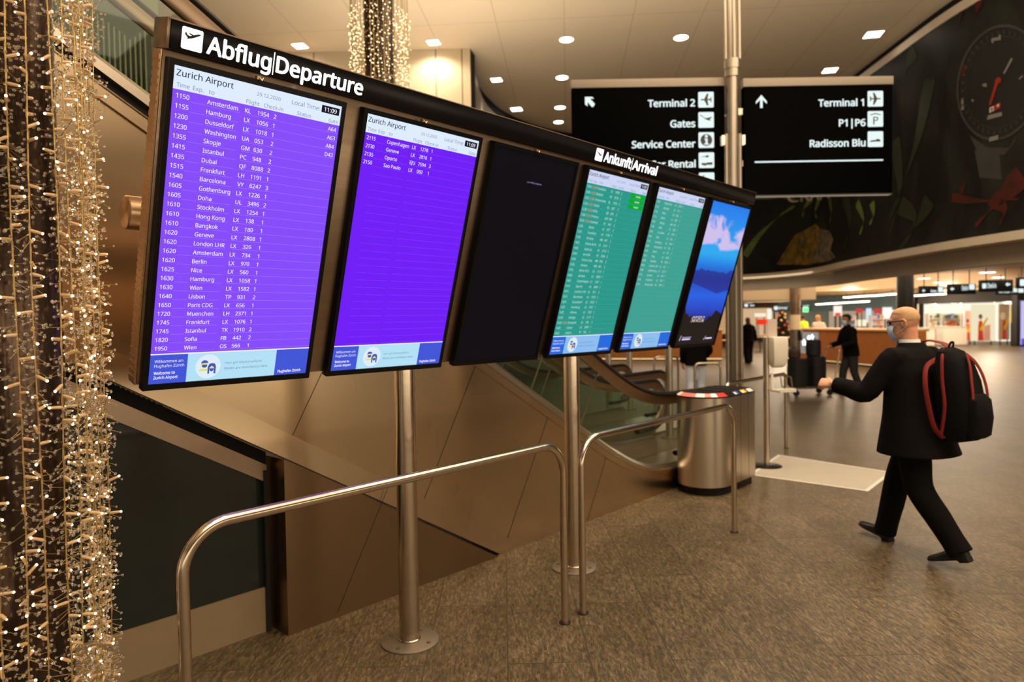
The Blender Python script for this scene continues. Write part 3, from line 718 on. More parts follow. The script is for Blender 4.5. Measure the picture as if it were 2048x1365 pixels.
# carrying tube and posts
def local(mb, T): return mb.xf(Matrix.Translation(-Vector(T.location)))
mb = MB(); mb.tube([(.972, 2.95, 2.19), (.978, 2.95, 2.19), (5.75, 2.95, 2.19)], [.060, .066, .066], 32); local(mb, bd).build('cross_tube', COPPER, bd, ang=50)
for k in range(6):
    x = BP.x + .34 + .8107 * k
    mb = MB(); mb.box((x - .04, 2.70, 2.15), (x + .04, 2.9, 2.23)); local(mb, bd).build('bracket', DARKM, bd, smooth=False)
STEELB = mat('base_plate_steel', (.24, .20, .15, 1), .55, .7, var=.1); BOLTM = mat('bolt_steel', (.16, .13, .10, 1), .5, .7)
def base(x, y, T, r=.157):
    mb = MB(); mb.lathe([(0.0, 0.0), (r, 0.0), (r, .008), (r - .006, .0125), (0, .0125)], 48, (x, y, 0)); bp_ = local(mb, T).build('base_plate', STEELB, T)
    for a in (20, 110, 200, 290):
        mb = MB(); mb.lathe([(.011, .0126), (.011, .0165), (.006, .018)], 12, (x + .118 * math.cos(math.radians(a)), y + .118 * math.sin(math.radians(a)), 0)); local(mb, T).build('bolt', BOLTM, bp_)
for x in (2.335, 3.80):
    mb = MB(); mb.tube([(x, 2.95, .0125), (x, 2.95, 2.25)], .055, 40, ref=(1, 0, 0)); po = local(mb, bd).build('post', STEEL, bd)
    mb = MB(); mb.lathe([(.0552, .0126), (.0595, .0126), (.0595, .02), (.0552, .024)], 40, (x, 2.95, 0)); local(mb, bd).build('weld_collar', STEEL, po)
    base(x, 2.95, bd)

# ------------------------------------------------------------------ monitors
DW, DH = .6804, 1.1877
PURP = emit('screen_purple_wash', rgb(134, 76, 250), 1.0); PURP2 = emit('screen_violet', rgb(112, 30, 246), 1.0)
TEAL = emit('screen_teal', rgb(40, 152, 138), 1.0); TEAL2 = emit('screen_pale_teal', rgb(62, 160, 146), 1.0)
SWHITE = emit('screen_title_white', rgb(222, 236, 252), 1.0); SWHITE2 = emit('screen_title_lilac', rgb(205, 214, 244), 1.0)
SBLUE = emit('screen_blue', rgb(66, 86, 214), 1.0); SBLUE2 = emit('screen_blue_far', rgb(36, 106, 220), 1.0); SLIGHT = emit('screen_light_blue', rgb(178, 224, 246), 1.0); SLIGHT2 = emit('screen_light_blue_far', rgb(140, 190, 240), 1.0)
TW = emit('screen_text_white', rgb(246, 240, 255), 1.0); TD = emit('screen_text_dark', rgb(40, 48, 66), 1.0); TG = emit('screen_text_grey', rgb(120, 134, 158), 1.0); TB = emit('screen_text_slate', rgb(92, 126, 150), 1.0)
LINE1 = emit('screen_row_line', rgb(176, 136, 255), 1.0); LINE2 = emit('screen_row_line_violet', rgb(142, 78, 252), 1.0); LINE3 = emit('screen_row_line_teal', rgb(86, 178, 164), 1.0)
TLIM = emit('screen_pale_teal_text', rgb(176, 222, 210), 1.0); ORAN = emit('screen_orange_text', rgb(206, 150, 90), 1.0); SGREEN = emit('screen_green', rgb(0, 170, 40), 1.0)
SBLACK = emit('screen_black', rgb(14, 12, 20), .8); CLOCKB = emit('screen_clock_black', rgb(18, 20, 32), 1.0); FACEY = emit('screen_yellow', rgb(236, 226, 90), 1.0); FACEB = emit('screen_pictogram_blue', rgb(66, 88, 190), 1.0)
GRPD = 'monitors on the information board'
def monitor(k, label, back):
    t = thing('flight_monitor', label, 'screen', BP + Vector((k * .8107 + DW / 2, 0, 0)), (TILT, 0, 0), GRPD)
    x0, x1 = -DW / 2, DW / 2
    mb = MB(); mb.box((x0 - .020, .0, -.026), (x1 + .020, .034, DH + .022)); h = mb.build('housing', BLACKP, t, bevel=.003)
    # raised bezel
    mb = MB(); w_ = .017
    for a in ((x0 - .019, -.006, -.025, x0 - .0005, .0005, DH + .021), (x1 + .0005, -.006, -.025, x1 + .019, .0005, DH + .021), (x0 - .0005, -.006, -.025, x1 + .0005, .0005, -.0005), (x0 - .0005, -.006, DH + .0005, x1 + .0005, .0005, DH + .021)): mb.box(a[:3], a[3:])
    mb.build('bezel', BLACKG, t, smooth=False)
    mb = MB(); rect(mb, x0, 0, x1, DH, -.0006); p = mb.build('lit_panel', back, t, smooth=False)
    mb = MB(); mb.box((-.044, -.012, DH + .0215), (-.032, .01, DH + .034)); mb.tube([(-.036, -.012, DH + .028), (-.028, -.02, DH + .02), (-.022, -.014, DH + .03)], .003, 6); mb.build('latch', COPPER, t, smooth=False)
    return t
def X(u): return u - DW / 2
def sub(t, mb, name, m): return mb.build(name, m, t, smooth=False)
def title(t, sw, arr=False):
    p = sub(t, (lambda m: (rect(m, X(0), 1.109, X(DW), DH, -.0010), m)[1])(MB()), 'title_bar', sw)
    m = MB(); put(m, 'Zurich Airport', X(.009), 1.1545, .0215, .206, -.0014, bold=.010); sub(p, m, 'title_text', TD)
    for tx, x, z, cp_, w_ in (('Time', .013, 1.1175, .0145, .045), ('Exp.', .070, 1.1175, .0145, .037), ('from' if arr else 'to', .126, 1.1175, .0145, .040 if arr else .021), ('Flight', .269, 1.1145, .0145, .053), ('Arrival' if arr else 'Check-in', .34, 1.1145, .0145, .06 if arr else .081), ('Status', .482, 1.1145, .0145, .062), ('Gate', .627, 1.1145, .0145, .044), ('29.12.2020', .307, 1.1515, .0130, .098), ('Local Time:', .454, 1.1505, .0165, .126)):
        m = MB(); put(m, tx, X(x), z, cp_, w_, -.0014); sub(p, m, 'column_head' if z < 1.14 else 'date_text' if tx[0] == '2' else 'time_text', TG)
    m = MB(); rect(m, X(.588), 1.1475, X(.672), 1.1765, -.0013); c = sub(t, m, 'clock', CLOCKB)
    m = MB(); put(m, '11:09', X(.600), 1.1535, .0165, .059, -.0017, bold=.012); sub(c, m, 'clock_digits', TW)
def banner(t, bl, li):
    m = MB(); rect(m, X(0), 0, X(DW), .1215, -.0010); b = sub(t, m, 'banner', li)
    for u0, u1 in ((0, .143), (.524, DW)): m = MB(); rect(m, X(u0), 0, X(u1), .1185, -.0013); sub(b, m, 'banner_field', bl)
    m = MB(); rect(m, X(0), .1185, X(DW), .1235, -.0015); sub(b, m, 'white_rule', TW)
    for tx, u, z, w_, bo in (('Willkommen am', .018, .086, .108, 0), ('Flughafen Z\u00fcrich', .018, .067, .113, 0), ('Welcome to', .018, .038, .080, .02), ('Zurich Airport', .018, .019, .092, .02), ('Flughafen Z\u00fcrich', .540, .011, .112, .024)):
        m = MB(); put(m, tx, X(u), z, .0115, w_, -.0016, bold=bo); sub(b, m, 'welcome_text', TW)
    m = MB(); m.disc((X(.228), -.0014, .060), .0515, 40, 'y'); d = sub(b, m, 'mask_pictogram', SWHITE)
    m = MB(); put(m, 'Hier gilt Maskenpflicht.', X(.297), .066, .0100, .165, -.0016); sub(b, m, 'mask_text', TG)
    m = MB(); put(m, 'Masks are mandatory here.', X(.297), .042, .0105, .193, -.0016); sub(b, m, 'mask_text', TB)
    # two masked faces
    m = MB(); 
    m.disc((X(.212), -.0018, .067), .0135, 20, 'y'); poly(m, [(X(.190), .046), (X(.196), .05), (X(.228), .05), (X(.234), .046), (X(.228), .041), (X(.196), .041)], -.0018); m.disc((X(.243), -.0021, .050), .0105, 20, 'y'); m2 = MB()
    sub(b, m, 'pictogram_faces', FACEY)
    poly(m2, [(X(.198), .073), (X(.199), .081), (X(.206), .087), (X(.216), .087), (X(.224), .083), (X(.227), .073), (X(.222), .076), (X(.205), .075)], -.0024)
    poly(m2, [(X(.202), .069), (X(.222), .069), (X(.223), .060), (X(.214), .055), (X(.203), .059)], -.0024)
    poly(m2, [(X(.227), .028), (X(.226), .058), (X(.232), .071), (X(.243), .074), (X(.255), .071), (X(.260), .058), (X(.260), .028), (X(.252), .028), (X(.252), .055), (X(.243), .062), (X(.234), .055), (X(.234), .028)], -.0024)
    poly(m2, [(X(.234), .051), (X(.252), .051), (X(.250), .041), (X(.243), .037), (X(.236), .041)], -.0026)
    sub(b, m2, 'pictogram_hair_and_masks', FACEB)
RP = .03496; V0 = 1.0805
def listing(t, rows, tm, lm, n=28, bold=.008):
    for i, r in enumerate(rows):
        m = MB(); z = V0 - RP * i
        tms = r[0].split('/')
        put(m, tms[0], X(.014), z, .0158, .046, -.0012, bold=bold)
        put(m, r[1], X(.124), z, .0158, None, -.0012, bold=bold, cx=.96)
        put(m, r[2], X(.268), z, .0158, None, -.0012, bold=bold)
        put(m, r[3], X(.318), z, .0158, None, -.0012, bold=bold, cx=.98)
        if r[4]: put(m, r[4], X(.385), z, .0158, None, -.0012, bold=bold)
        if len(r) > 5: put(m, r[5], X(.668), z, .0158, None, -.0012, bold=bold, right=True)
        ro = sub(t, m, 'flight_row', tm)
        if len(tms) > 1: m = MB(); put(m, tms[1], X(.069), z, .0158, .046, -.0012, bold=bold); sub(ro, m, 'expected_time', ORAN)
    m = MB()
    for i in range(n):
        z = V0 - .0060 - RP * i
        if z < .126: break
        rect(m, X(.064), z, X(.118), z + .0009, -.0009); rect(m, X(.124), z - .0005, X(.247), z + .0004, -.0009); rect(m, X(.268), z, X(.676), z + .0009, -.0009)
    sub(t, m, 'row_lines', lm)
ROWS1 = [l.split('|') for l in '''1150|Amsterdam|KL|1954|2|A64
1155|Hamburg|LX|1056|1|A63
1200|Dusseldorf|LX|1018|1|A84
1230|Washington|UA|053|2|D43
1355|Skopje|GM|630|2
1415|Istanbul|PC|948|2
1435|Dubai|QF|8088|2
1515|Frankfurt|LH|1191|1
1540|Barcelona|VY|6247|3
1605|Gothenburg|LX|1226|1
1605|Doha|UL|3496|2
1610|Stockholm|LX|1254|1
1610|Hong Kong|LX|138|1
1610|Bangkok|LX|180|1
1620|Geneve|LX|2808|1
1620|London LHR|LX|326|1
1620|Amsterdam|LX|734|1
1620|Berlin|LX|970|1
1625|Nice|LX|560|1
1630|Hamburg|LX|1058|1
1630|Wien|LX|1582|1
1640|Lisbon|TP|931|2
1650|Paris CDG|LX|656|1
1720|Muenchen|LH|2371|1
1745|Frankfurt|LX|1076|1
1745|Istanbul|TK|1910|2
1820|Sofia|FB|442|2
1950|Wien|OS|566|1'''.split('\n')]
ROWS2 = [l.split('|') for l in '2115|Copenhagen|LX|1278|1\n2130|Geneve|LX|2816|1\n2135|Oporto|EJU|7594|3\n2150|Sao Paulo|LX|092|1'.split('\n')]
ROWS4 = [l.split('|') for l in '''1045/1200|Frankfurt|LX|1069|2
1045/1223|Madrid|UX|1679|2
1055/1208|Amsterdam|KL|1953|2
1225/1237|Dubai|EK|087|2
1230/1226|Doha|QR|095|2
1300/1315|Pristina|GM|801|2
1025/1325|Istanbul|PC|947|2
1240|Berlin|LX|977|2
1255|Frankfurt|LH|1190|1
1330|Pristina|WK|407|2
1425|Palma de M|LX|2151|1
1430|Valencia|LX|2143|1
1500|Arrecife|VY|3286|3
1500|Punta Cana|WK|033|2
1505|Havana|WK|001|2
1555|Rome FCO|LX|1737|1
1600|Geneve|LX|2809|1
1605|Copenhagen|LX|1267|1
1610|Oporto|LX|2089|1
1615|London LHR|LX|319|2
1615|Barcelona|LX|1953|1
1620|Dusseldorf|LX|1023|1
1625|Hamburg|LX|1057|1
1625|Athens|LX|1831|1
1630|Malaga|LX|2111|1
1630/1650|Shanghai|LX|189|2
1645|Lisbon|LX|2085|1
1655|Lisbon|TP|932|2'''.split('\n')]
ROWS5 = [l.split('|') for l in '''1700|Muenchen|LH|2370|1
1705|Helsinki|LX|1111|1
1710|Wien|OS|565|1
1715|Berlin|LX|981|1
1720|Skopje|GM|631|2
1730|Wien|LX|1583|1
1740|St. Gallen|LX|1091|1
1745|Nice|LX|563|1
1755|Hamburg|LX|1061|1
1805|Amsterdam|LX|735|1
1810|Berlin|LX|971|2
1815|Prag|LX|1485|1
1830|Istanbul|TK|1909|2
1840|London LHR|LX|327|1
1900|Gothenburg|LX|1227|1
1915|Geneve|LX|2817|1
2005|Frankfurt|LX|1077|1
2115|Amsterdam|KL|1959|2'''.split('\n')]
d1 = monitor(0, 'largest looking monitor at the left end, purple full list of departures from 1150', PURP); title(d1, SWHITE); banner(d1, SBLUE, SLIGHT); listing(d1, ROWS1, TW, LINE1)
d2 = monitor(1, 'violet monitor with only four late departures from 2115 to 2150', PURP2); title(d2, SWHITE); banner(d2, SBLUE, SLIGHT); listing(d2, ROWS2, TW, LINE2)
d3 = monitor(2, 'black switched off looking monitor showing only a tiny no information line', SBLACK); m = MB(); put(m, 'no information', X(.285), 1.035, .0095, .122, -.0012); sub(d3, m, 'notice_text', emit('screen_dim_text', rgb(150, 150, 200), 1.0))
d4 = monitor(3, 'teal arrivals monitor with three green landed fields at top right', TEAL); title(d4, SWHITE2, True); banner(d4, SBLUE2, SLIGHT2); listing(d4, ROWS4, TLIM, LINE3)
for i in range(3):
    m = MB(); z = V0 - .0085 - RP * i; rect(m, X(.494), z + .001, X(.670), z + .031, -.0011); g = sub(d4, m, 'status_field', SGREEN); m = MB(); put(m, 'landed', X(.56), z + .010, .0125, None, -.0016); sub(g, m, 'status_text', TW)
d5 = monitor(4, 'paler teal arrivals monitor, half filled list, second from the right end', TEAL2); title(d5, SWHITE2, True); banner(d5, SBLUE2, SLIGHT2); listing(d5, ROWS5, TLIM, LINE3)
# landscape picture on the last monitor
def land():
    m = bpy.data.materials.new('screen_landscape_picture'); m.use_nodes = True; nt = m.node_tree; N = nt.nodes; L = nt.links; b = N['Principled BSDF']
    tc = N.new('ShaderNodeTexCoord'); sp = N.new('ShaderNodeSeparateXYZ'); L.new(tc.outputs['Object'], sp.inputs[0])
    def M(op, a, b_=None, c=None):
        q = N.new('ShaderNodeMath'); q.operation = op
        for i, v in enumerate((a, b_, c)):
            if v is None: continue
            if isinstance(v, (int, float)): q.inputs[i].default_value = v
            else: L.new(v, q.inputs[i])
        return q.outputs[0]
    def noise(sc, st, det=4, dist=0):
        mp = N.new('ShaderNodeMapping'); mp.inputs['Scale'].default_value = st; L.new(tc.outputs['Object'], mp.inputs[0])
        n = N.new('ShaderNodeTexNoise'); n.inputs['Scale'].default_value = sc; n.inputs['Detail'].default_value = det; n.inputs['Distortion'].default_value = dist; L.new(mp.outputs[0], n.inputs['Vector']); return n.outputs['Fac']
    def ramp(v, els):
        r = N.new('ShaderNodeValToRGB'); c = r.color_ramp; c.elements[0].position, c.elements[0].color = els[0]; c.elements[1].position, c.elements[1].color = els[-1]
        for p, q in els[1:-1]:
            e = c.elements.new(p); e.color = q
        L.new(v, r.inputs[0]); return r.outputs[0]
    def mix(f, a, b_):
        q = N.new('ShaderNodeMix'); q.data_type = 'RGBA'; L.new(f, q.inputs['Factor']); L.new(a, q.inputs['A'])
        if isinstance(b_, tuple): q.inputs['B'].default_value = b_
        else: L.new(b_, q.inputs['B'])
        return q.outputs['Result']
    v = M('DIVIDE', sp.outputs['Z'], DH); x = M('DIVIDE', sp.outputs['X'], DW)
    base_ = ramp(v, [(0, rgb(8, 8, 18)), (.16, rgb(10, 10, 26)), (.24, rgb(28, 62, 190)), (.36, rgb(30, 96, 226)), (.48, rgb(22, 66, 170)), (.56, rgb(24, 112, 220)), (.66, rgb(40, 170, 240)), (1, rgb(20, 120, 235))])
    n1 = noise(3.2, (1, 1, 1.5), 6, .6)
    env = ramp(v, [(.62, (0, 0, 0, 1)), (.72, (1, 1, 1, 1)), (.90, (.8, .8, .8, 1)), (1, (.1, .1, .1, 1))])
    cl = ramp(M('MULTIPLY', n1, env), [(.34, (0, 0, 0, 1)), (.44, (1, 1, 1, 1))])
    c = mix(cl, base_, rgb(206, 190, 236))
    # hills: dark violet wedge over the water
    n2 = noise(2.6, (1, 1, .02), 3)
    hz = M('ADD', M('MULTIPLY', M('SUBTRACT', n2, .5), .30), .545); hd_ = M('LESS_THAN', v, hz); lo = M('GREATER_THAN', v, M('ADD', M('MULTIPLY', M('ABSOLUTE', M('SUBTRACT', x, .2)), .10), .375))
    c = mix(M('MULTIPLY', M('MULTIPLY', hd_, lo), .8), c, rgb(30, 40, 140))
    n3 = noise(7, (1, 1, .05), 5)
    tr = M('LESS_THAN', v, M('ADD', M('MULTIPLY', M('SUBTRACT', n3, .5), .22), M('ADD', .17, M('MULTIPLY', M('ABSOLUTE', x), .14))))
    c = mix(tr, c, rgb(10, 9, 16))
    n4 = noise(60, (1, 1, 1), 2); tw = M('MULTIPLY', M('LESS_THAN', M('ABSOLUTE', M('SUBTRACT', v, .185)), .022), M('LESS_THAN', M('ABSOLUTE', M('ADD', x, .1)), .17))
    c = mix(M('MULTIPLY', tw, ramp(n4, [(.46, (0, 0, 0, 1)), (.62, (1, 1, 1, 1))])), c, rgb(230, 206, 190))
    L.new(c, b.inputs['Emission Color']); b.inputs['Emission Strength'].default_value = 1.0; b.inputs['Base Color'].default_value = (.01, .01, .01, 1); b.inputs['Roughness'].default_value = .25
    return m
d6 = monitor(5, 'monitor with a blue lake and cloud picture at the right end', land())
m = MB(); 
poly(m, [(X(.045), .036), (X(.052), .036), (X(.060), .072), (X(.075), .080), (X(.060), .078), (X(.050), .066)], -.0012); rect(m, X(.085), .062, X(.235), .066, -.0012); rect(m, X(.085), .040, X(.225), .054, -.0012); poly(m, [(X(.46), .034), (X(.475), .034), (X(.505), .075), (X(.490), .060)], -.0012); rect(m, X(.50), .038, X(.615), .052, -.0012)
sub(d6, m, 'picture_credits', emit('screen_credit_text', rgb(214, 204, 244), 1.0))

# ================================================================== GUARD RAILS
def ubar(P, r, rad, n=10):
    # tube path with rounded corners through points P
    out = [Vector(P[0])]
    for i in range(1, len(P) - 1):
        p = Vector(P[i]); a = (Vector(P[i - 1]) - p).normalized(); b = (Vector(P[i + 1]) - p).normalized()
        ang = a.angle(b); T = rad / math.tan(ang / 2); c = p + (a + b).normalized() * (rad / math.sin(ang / 2)); s, e = p + a * T, p + b * T
        v0, v1 = s - c, e - c; tot = v0.angle(v1); ax = v0.cross(v1).normalized()
        for k in range(n + 1): out.append(c + Matrix.Rotation(tot * k / n, 3, ax) @ v0)
    out.append(Vector(P[-1])); return out
def guard_rail(label, x0, x1, y, h, r, rad, group, m=STEEL, base_r=.034):
    t = thing('guard_rail', label, 'railing', ((x0 + x1) / 2, y, 0), group=group); L_ = (x1 - x0) / 2
    MB().tube(ubar([(-L_, 0, .004), (-L_, 0, h), (L_, 0, h), (L_, 0, .004)], r, rad, 14), r, 24).build('rail_tube', m, t)
    for s_ in (-1, 1): MB().lathe([(r * .9, .001), (base_r, .001), (base_r, .005), (r * 1.0, .007)], 24, (s_ * L_, 0, 0)).build('floor_collar', DARKM, t)
    return t
GR = 'bent steel tube rails in front of the board'
guard_rail('nearest bent steel tube rail, in front of the departures monitors', .955, 3.064, 2.45, 1.037, .0215, .165, GR)
guard_rail('second bent steel tube rail, in front of the arrivals monitors and bin', 3.236, 5.268, 2.45, 1.037, .0215, .165, GR)
GR2 = 'small bent tube rails near the escalators'
guard_rail('steel tube rail behind the hand sanitizer stand', 7.35, 9.08, 3.50, .985, .022, .07, GR2)
def small_rail(px0, px1, d_, h, label):
    a = at_d(px0, 700, d_); b = at_d(px1, 700, d_); c = (a + b) / 2; L_ = (b - a).length / 2
    t = thing('guard_rail', label, 'railing', (c.x, c.y, 0), (0, 0, math.atan2(b.y - a.y, b.x - a.x)), GR2)
    MB().tube(ubar([(-L_, 0, .004), (-L_, 0, h), (L_, 0, h), (L_, 0, .004)], .022, .09, 8), .022, 14).build('rail_tube', STEEL, t)
small_rail(1389, 1441, 11.6, .97, 'small bent steel rail seen right above the recycling bin')
small_rail(1308, 1356, 13.6, .98, 'small bent steel rail under the landscape monitor, behind the escalators')

# ================================================================== RECYCLING BIN
bn = thing('recycling_bin', 'large rounded stainless steel recycling bin with coloured stickers on its lid', 'bin', (6.66, 3.27, 0))
def stadium(L_, R, z, n=20, dx=0):
    out = []
    for k in range(n + 1): a = PI / 2 + PI * k / n; out.append(Vector((-L_ + R * math.cos(a) + dx, R * math.sin(a), z)))
    for k in range(5): a = -PI / 2 + (PI / 2) * k / 4; out.append(Vector((L_ + R * .25 * math.cos(a) + R * .0 + dx, -R + R * .25 + R * .25 * math.sin(a), z)))
    for k in range(5): a = (PI / 2) * k / 4; out.append(Vector((L_ + R * .25 * math.cos(a) + dx, R - R * .25 + R * .25 * math.sin(a), z)))
    return out
BL, BR = .30, .262
MB().rings([stadium(BL - .02, BR - .03, .0, dx=-.0), stadium(BL - .02, BR - .03, .09)]).build('plinth', BLACKP, bn)
MB().rings([stadium(BL, BR, .085), stadium(BL, BR, .955)]).build('body', STEELV, bn)
MB().rings([stadium(BL, BR + .002, .955), stadium(BL, BR - .001, .966), stadium(BL, BR - .05, .998), stadium(BL, BR - .06, 1.0)]).build('lid', BLACKP, bn)
for x in (-.15, .06, .27):
    MB().box((x - .045, -.15, .9995), (x + .045, .15, 1.004)).build('slot_rim', BLACKG, bn, bevel=.002)
    MB().box((x - .03, -.13, 1.0035), (x + .03, .13, 1.0048)).build('slot', DARKW, bn, smooth=False)
def lid_pt(a, f):       # point on the sloped lid edge around the rounded end
    R0, R1 = BR + .001, BR - .048
    R = R0 + (R1 - R0) * f; return Vector((-BL + R * math.cos(a), R * math.sin(a), .967 + .0315 * f + .0022))
def sticker(a0, a1, f0, f1, m, name='sticker', n=8):
    mb = MB(); v = []
    for k in range(n + 1):
        a = a0 + (a1 - a0) * k / n; v += [lid_pt(a, f0), lid_pt(a, f1)]
    mb.add(v, [(2 * k, 2 * k + 2, 2 * k + 3, 2 * k + 1) for k in range(n)]); return mb.build(name, m, bn, smooth=False)
SR = mat('red_sticker', rgb(226, 46, 40), .4); SW = mat('white_sticker', rgb(236, 230, 222), .4); SB = mat('blue_sticker', rgb(60, 84, 170), .4); SY = mat('yellow_sticker', rgb(232, 190, 40), .4); SP = mat('pink_sticker', rgb(232, 120, 112), .4)
for a0, a1, m in ((2.0, 2.5, SW), (2.5, 3.3, SP), (3.3, 3.65, SW), (3.65, 3.9, SP), (3.9, 4.15, SW), (4.15, 4.66, SR)): sticker(a0, a1, .04, .97, m)
for x, m in ((-.085, SB), (.085, SY), (.235, SW)):
    mb = MB(); z0, z1 = .971, .996; y0, y1 = -BR + .0035, -BR + .043
    mb.quad((x - .055, y0, z0), (x + .05, y0, z0), (x + .05, y1, z1), (x - .055, y1, z1)); st_ = mb.build('sticker', m, bn, smooth=False)
    if m is not SW:
        mb = MB(); mb.quad((x - .05, y0 - .0002, z0 + .0008), (x - .005, y0 - .0002, z0 + .0008), (x - .005, y1 - .012, z1 - .007), (x - .05, y1 - .012, z1 - .007)); mb.build('sticker_symbol', SW, st_, smooth=False)
for x in (-.03, .155): MB().box((x - .0015, -BR - .0008, .1), (x + .0015, -BR + .002, .95)).build('door_gap', DARKM, bn, smooth=False)

# ================================================================== HAND SANITIZER STAND, MAT
sn = thing('hand_sanitizer_stand', 'hand sanitizer stand with white dispenser and drip tray beside the bin', 'hand sanitizer', (7.84, 3.245, 0), (0, 0, FACE + .25))
MB().lathe([(0, 0), (.17, 0), (.17, .010), (.16, .016), (0, .016)], 40).build('base_plate', BLACKP, sn)
MB().tube([(0, 0, .016), (0, 0, 1.50)], .034, 20, ref=(1, 0, 0)).build('pole', STEELV, sn)
mb = MB(); rr = []
for z, w0, dp in ((1.15, .06, .05), (1.18, .082, .085), (1.26, .093, .105), (1.42, .098, .105), (1.50, .098, .10), (1.505, .09, .09)):
    rr.append([Vector((x, y, z)) for x, y in ((.10 - w0, -.035), (.10 + w0, -.035), (.10 + w0 * .96, -.035 - dp), (.10 - w0 * .96, -.035 - dp))])
MB().rings(rr).build('dispenser', WHITE, sn, bevel=.012)
mb = MB(); mb.box((.03, -.05, .875), (.065, -.03, 1.09)); mb.box((.03, -.22, .875), (.24, -.03, .90)); mb.box((.03, -.22, .90), (.24, -.21, .915)); mb.box((.23, -.22, .9), (.24, -.03, .915)); mb.build('drip_tray', WHITE, sn, bevel=.008)
cd_ = MB().box((-.01, -.045, 1.505), (.115, -.037, 1.71)).build('notice_card', mat('notice_card', rgb(200, 184, 170), .6), sn, smooth=False)
mt = thing('floor_mat', 'pale floor sticker mat with white border beside the sanitizer stand', 'mat', (0, 0, 0))
Q = [Vector((8.578, 3.406, 0)), Vector((8.377, 2.053, 0)), Vector((7.321, 2.017, 0)), Vector((7.30, 3.22, 0))]; ctr = sum(Q, Vector()) / 4; mt.location = ctr
mb = MB(); mb.prism([(q.x - ctr.x, q.y - ctr.y) for q in Q][::-1], lambda a, b: (a, b, .0005), lambda a, b: (a, b, .003)); mb.build('border', mat('mat_border_white', rgb(212, 206, 194), .6), mt, smooth=False)
mb = MB(); mb.prism([((q.x - ctr.x) * .94, (q.y - ctr.y) * .94) for q in Q][::-1], lambda a, b: (a, b, .0031), lambda a, b: (a, b, .0036)); mb.build('field', mat('mat_field', rgb(176, 168, 154), .55, var=.06, vscale=3), mt, smooth=False)

# ================================================================== DIRECTION SIGNS on the sign column
SGN = emit('sign_lit_white', rgb(228, 244, 242), 1.05); SPANEL = mat('sign_panel_black', (.0015, .0015, .0015, 1), .6, spec=.0)
pc = at_d(1468, 700, 9.0); pcx = Vector((pc.x, pc.y, 0))
cl = thing('sign_column', 'tall fluted steel column carrying the two black direction signs', 'column', pcx, (0, 0, FACE))
mb = MB(); mb.tube([(0, 0, 0), (0, 0, HALLZ)], .075, 24, ref=(1, 0, 0)); mb.build('shaft', COLM, cl)
for z0, z1 in ((0, 3.38), (3.395, 4.10), (5.05, HALLZ)):
    for sx, sy in ((-.088, -.02), (.088, -.02), (0, -.085), (0, .09)):
        if z0 == 3.395 and sy != -.02: continue
        MB().tube([(sx, sy, z0), (sx, sy, z1)], .026, 12, ref=(1, 0, 0)).build('flute', COLM, cl)
for z0, z1, r in ((4.83, 4.93, .095), (4.93, 5.05, .105), (3.38, 3.395, .112)): MB().lathe([(.07, z0), (r, z0), (r, z1), (.07, z1)], 28).build('collar', COLM, cl)
for sx in (-.13, .13):
    for z in (4.05,): MB().box((sx - .02, -.05, z - .09), (sx + .02, .03, z + .03)).build('clamp', WHITE, cl, bevel=.004)
ARROWUL = [(0, 1), (.72, 1), (.92, .82), (.52, .82), (1, .32), (.82, .04), (.68, .04), (.26, .52), (.26, .1), (.0, .3)]
ARROWUP = [(.5, 1), (1, .5), (1, .30), (.62, .62), (.62, 0), (.38, 0), (.38, .62), (0, .30), (0, .5)]
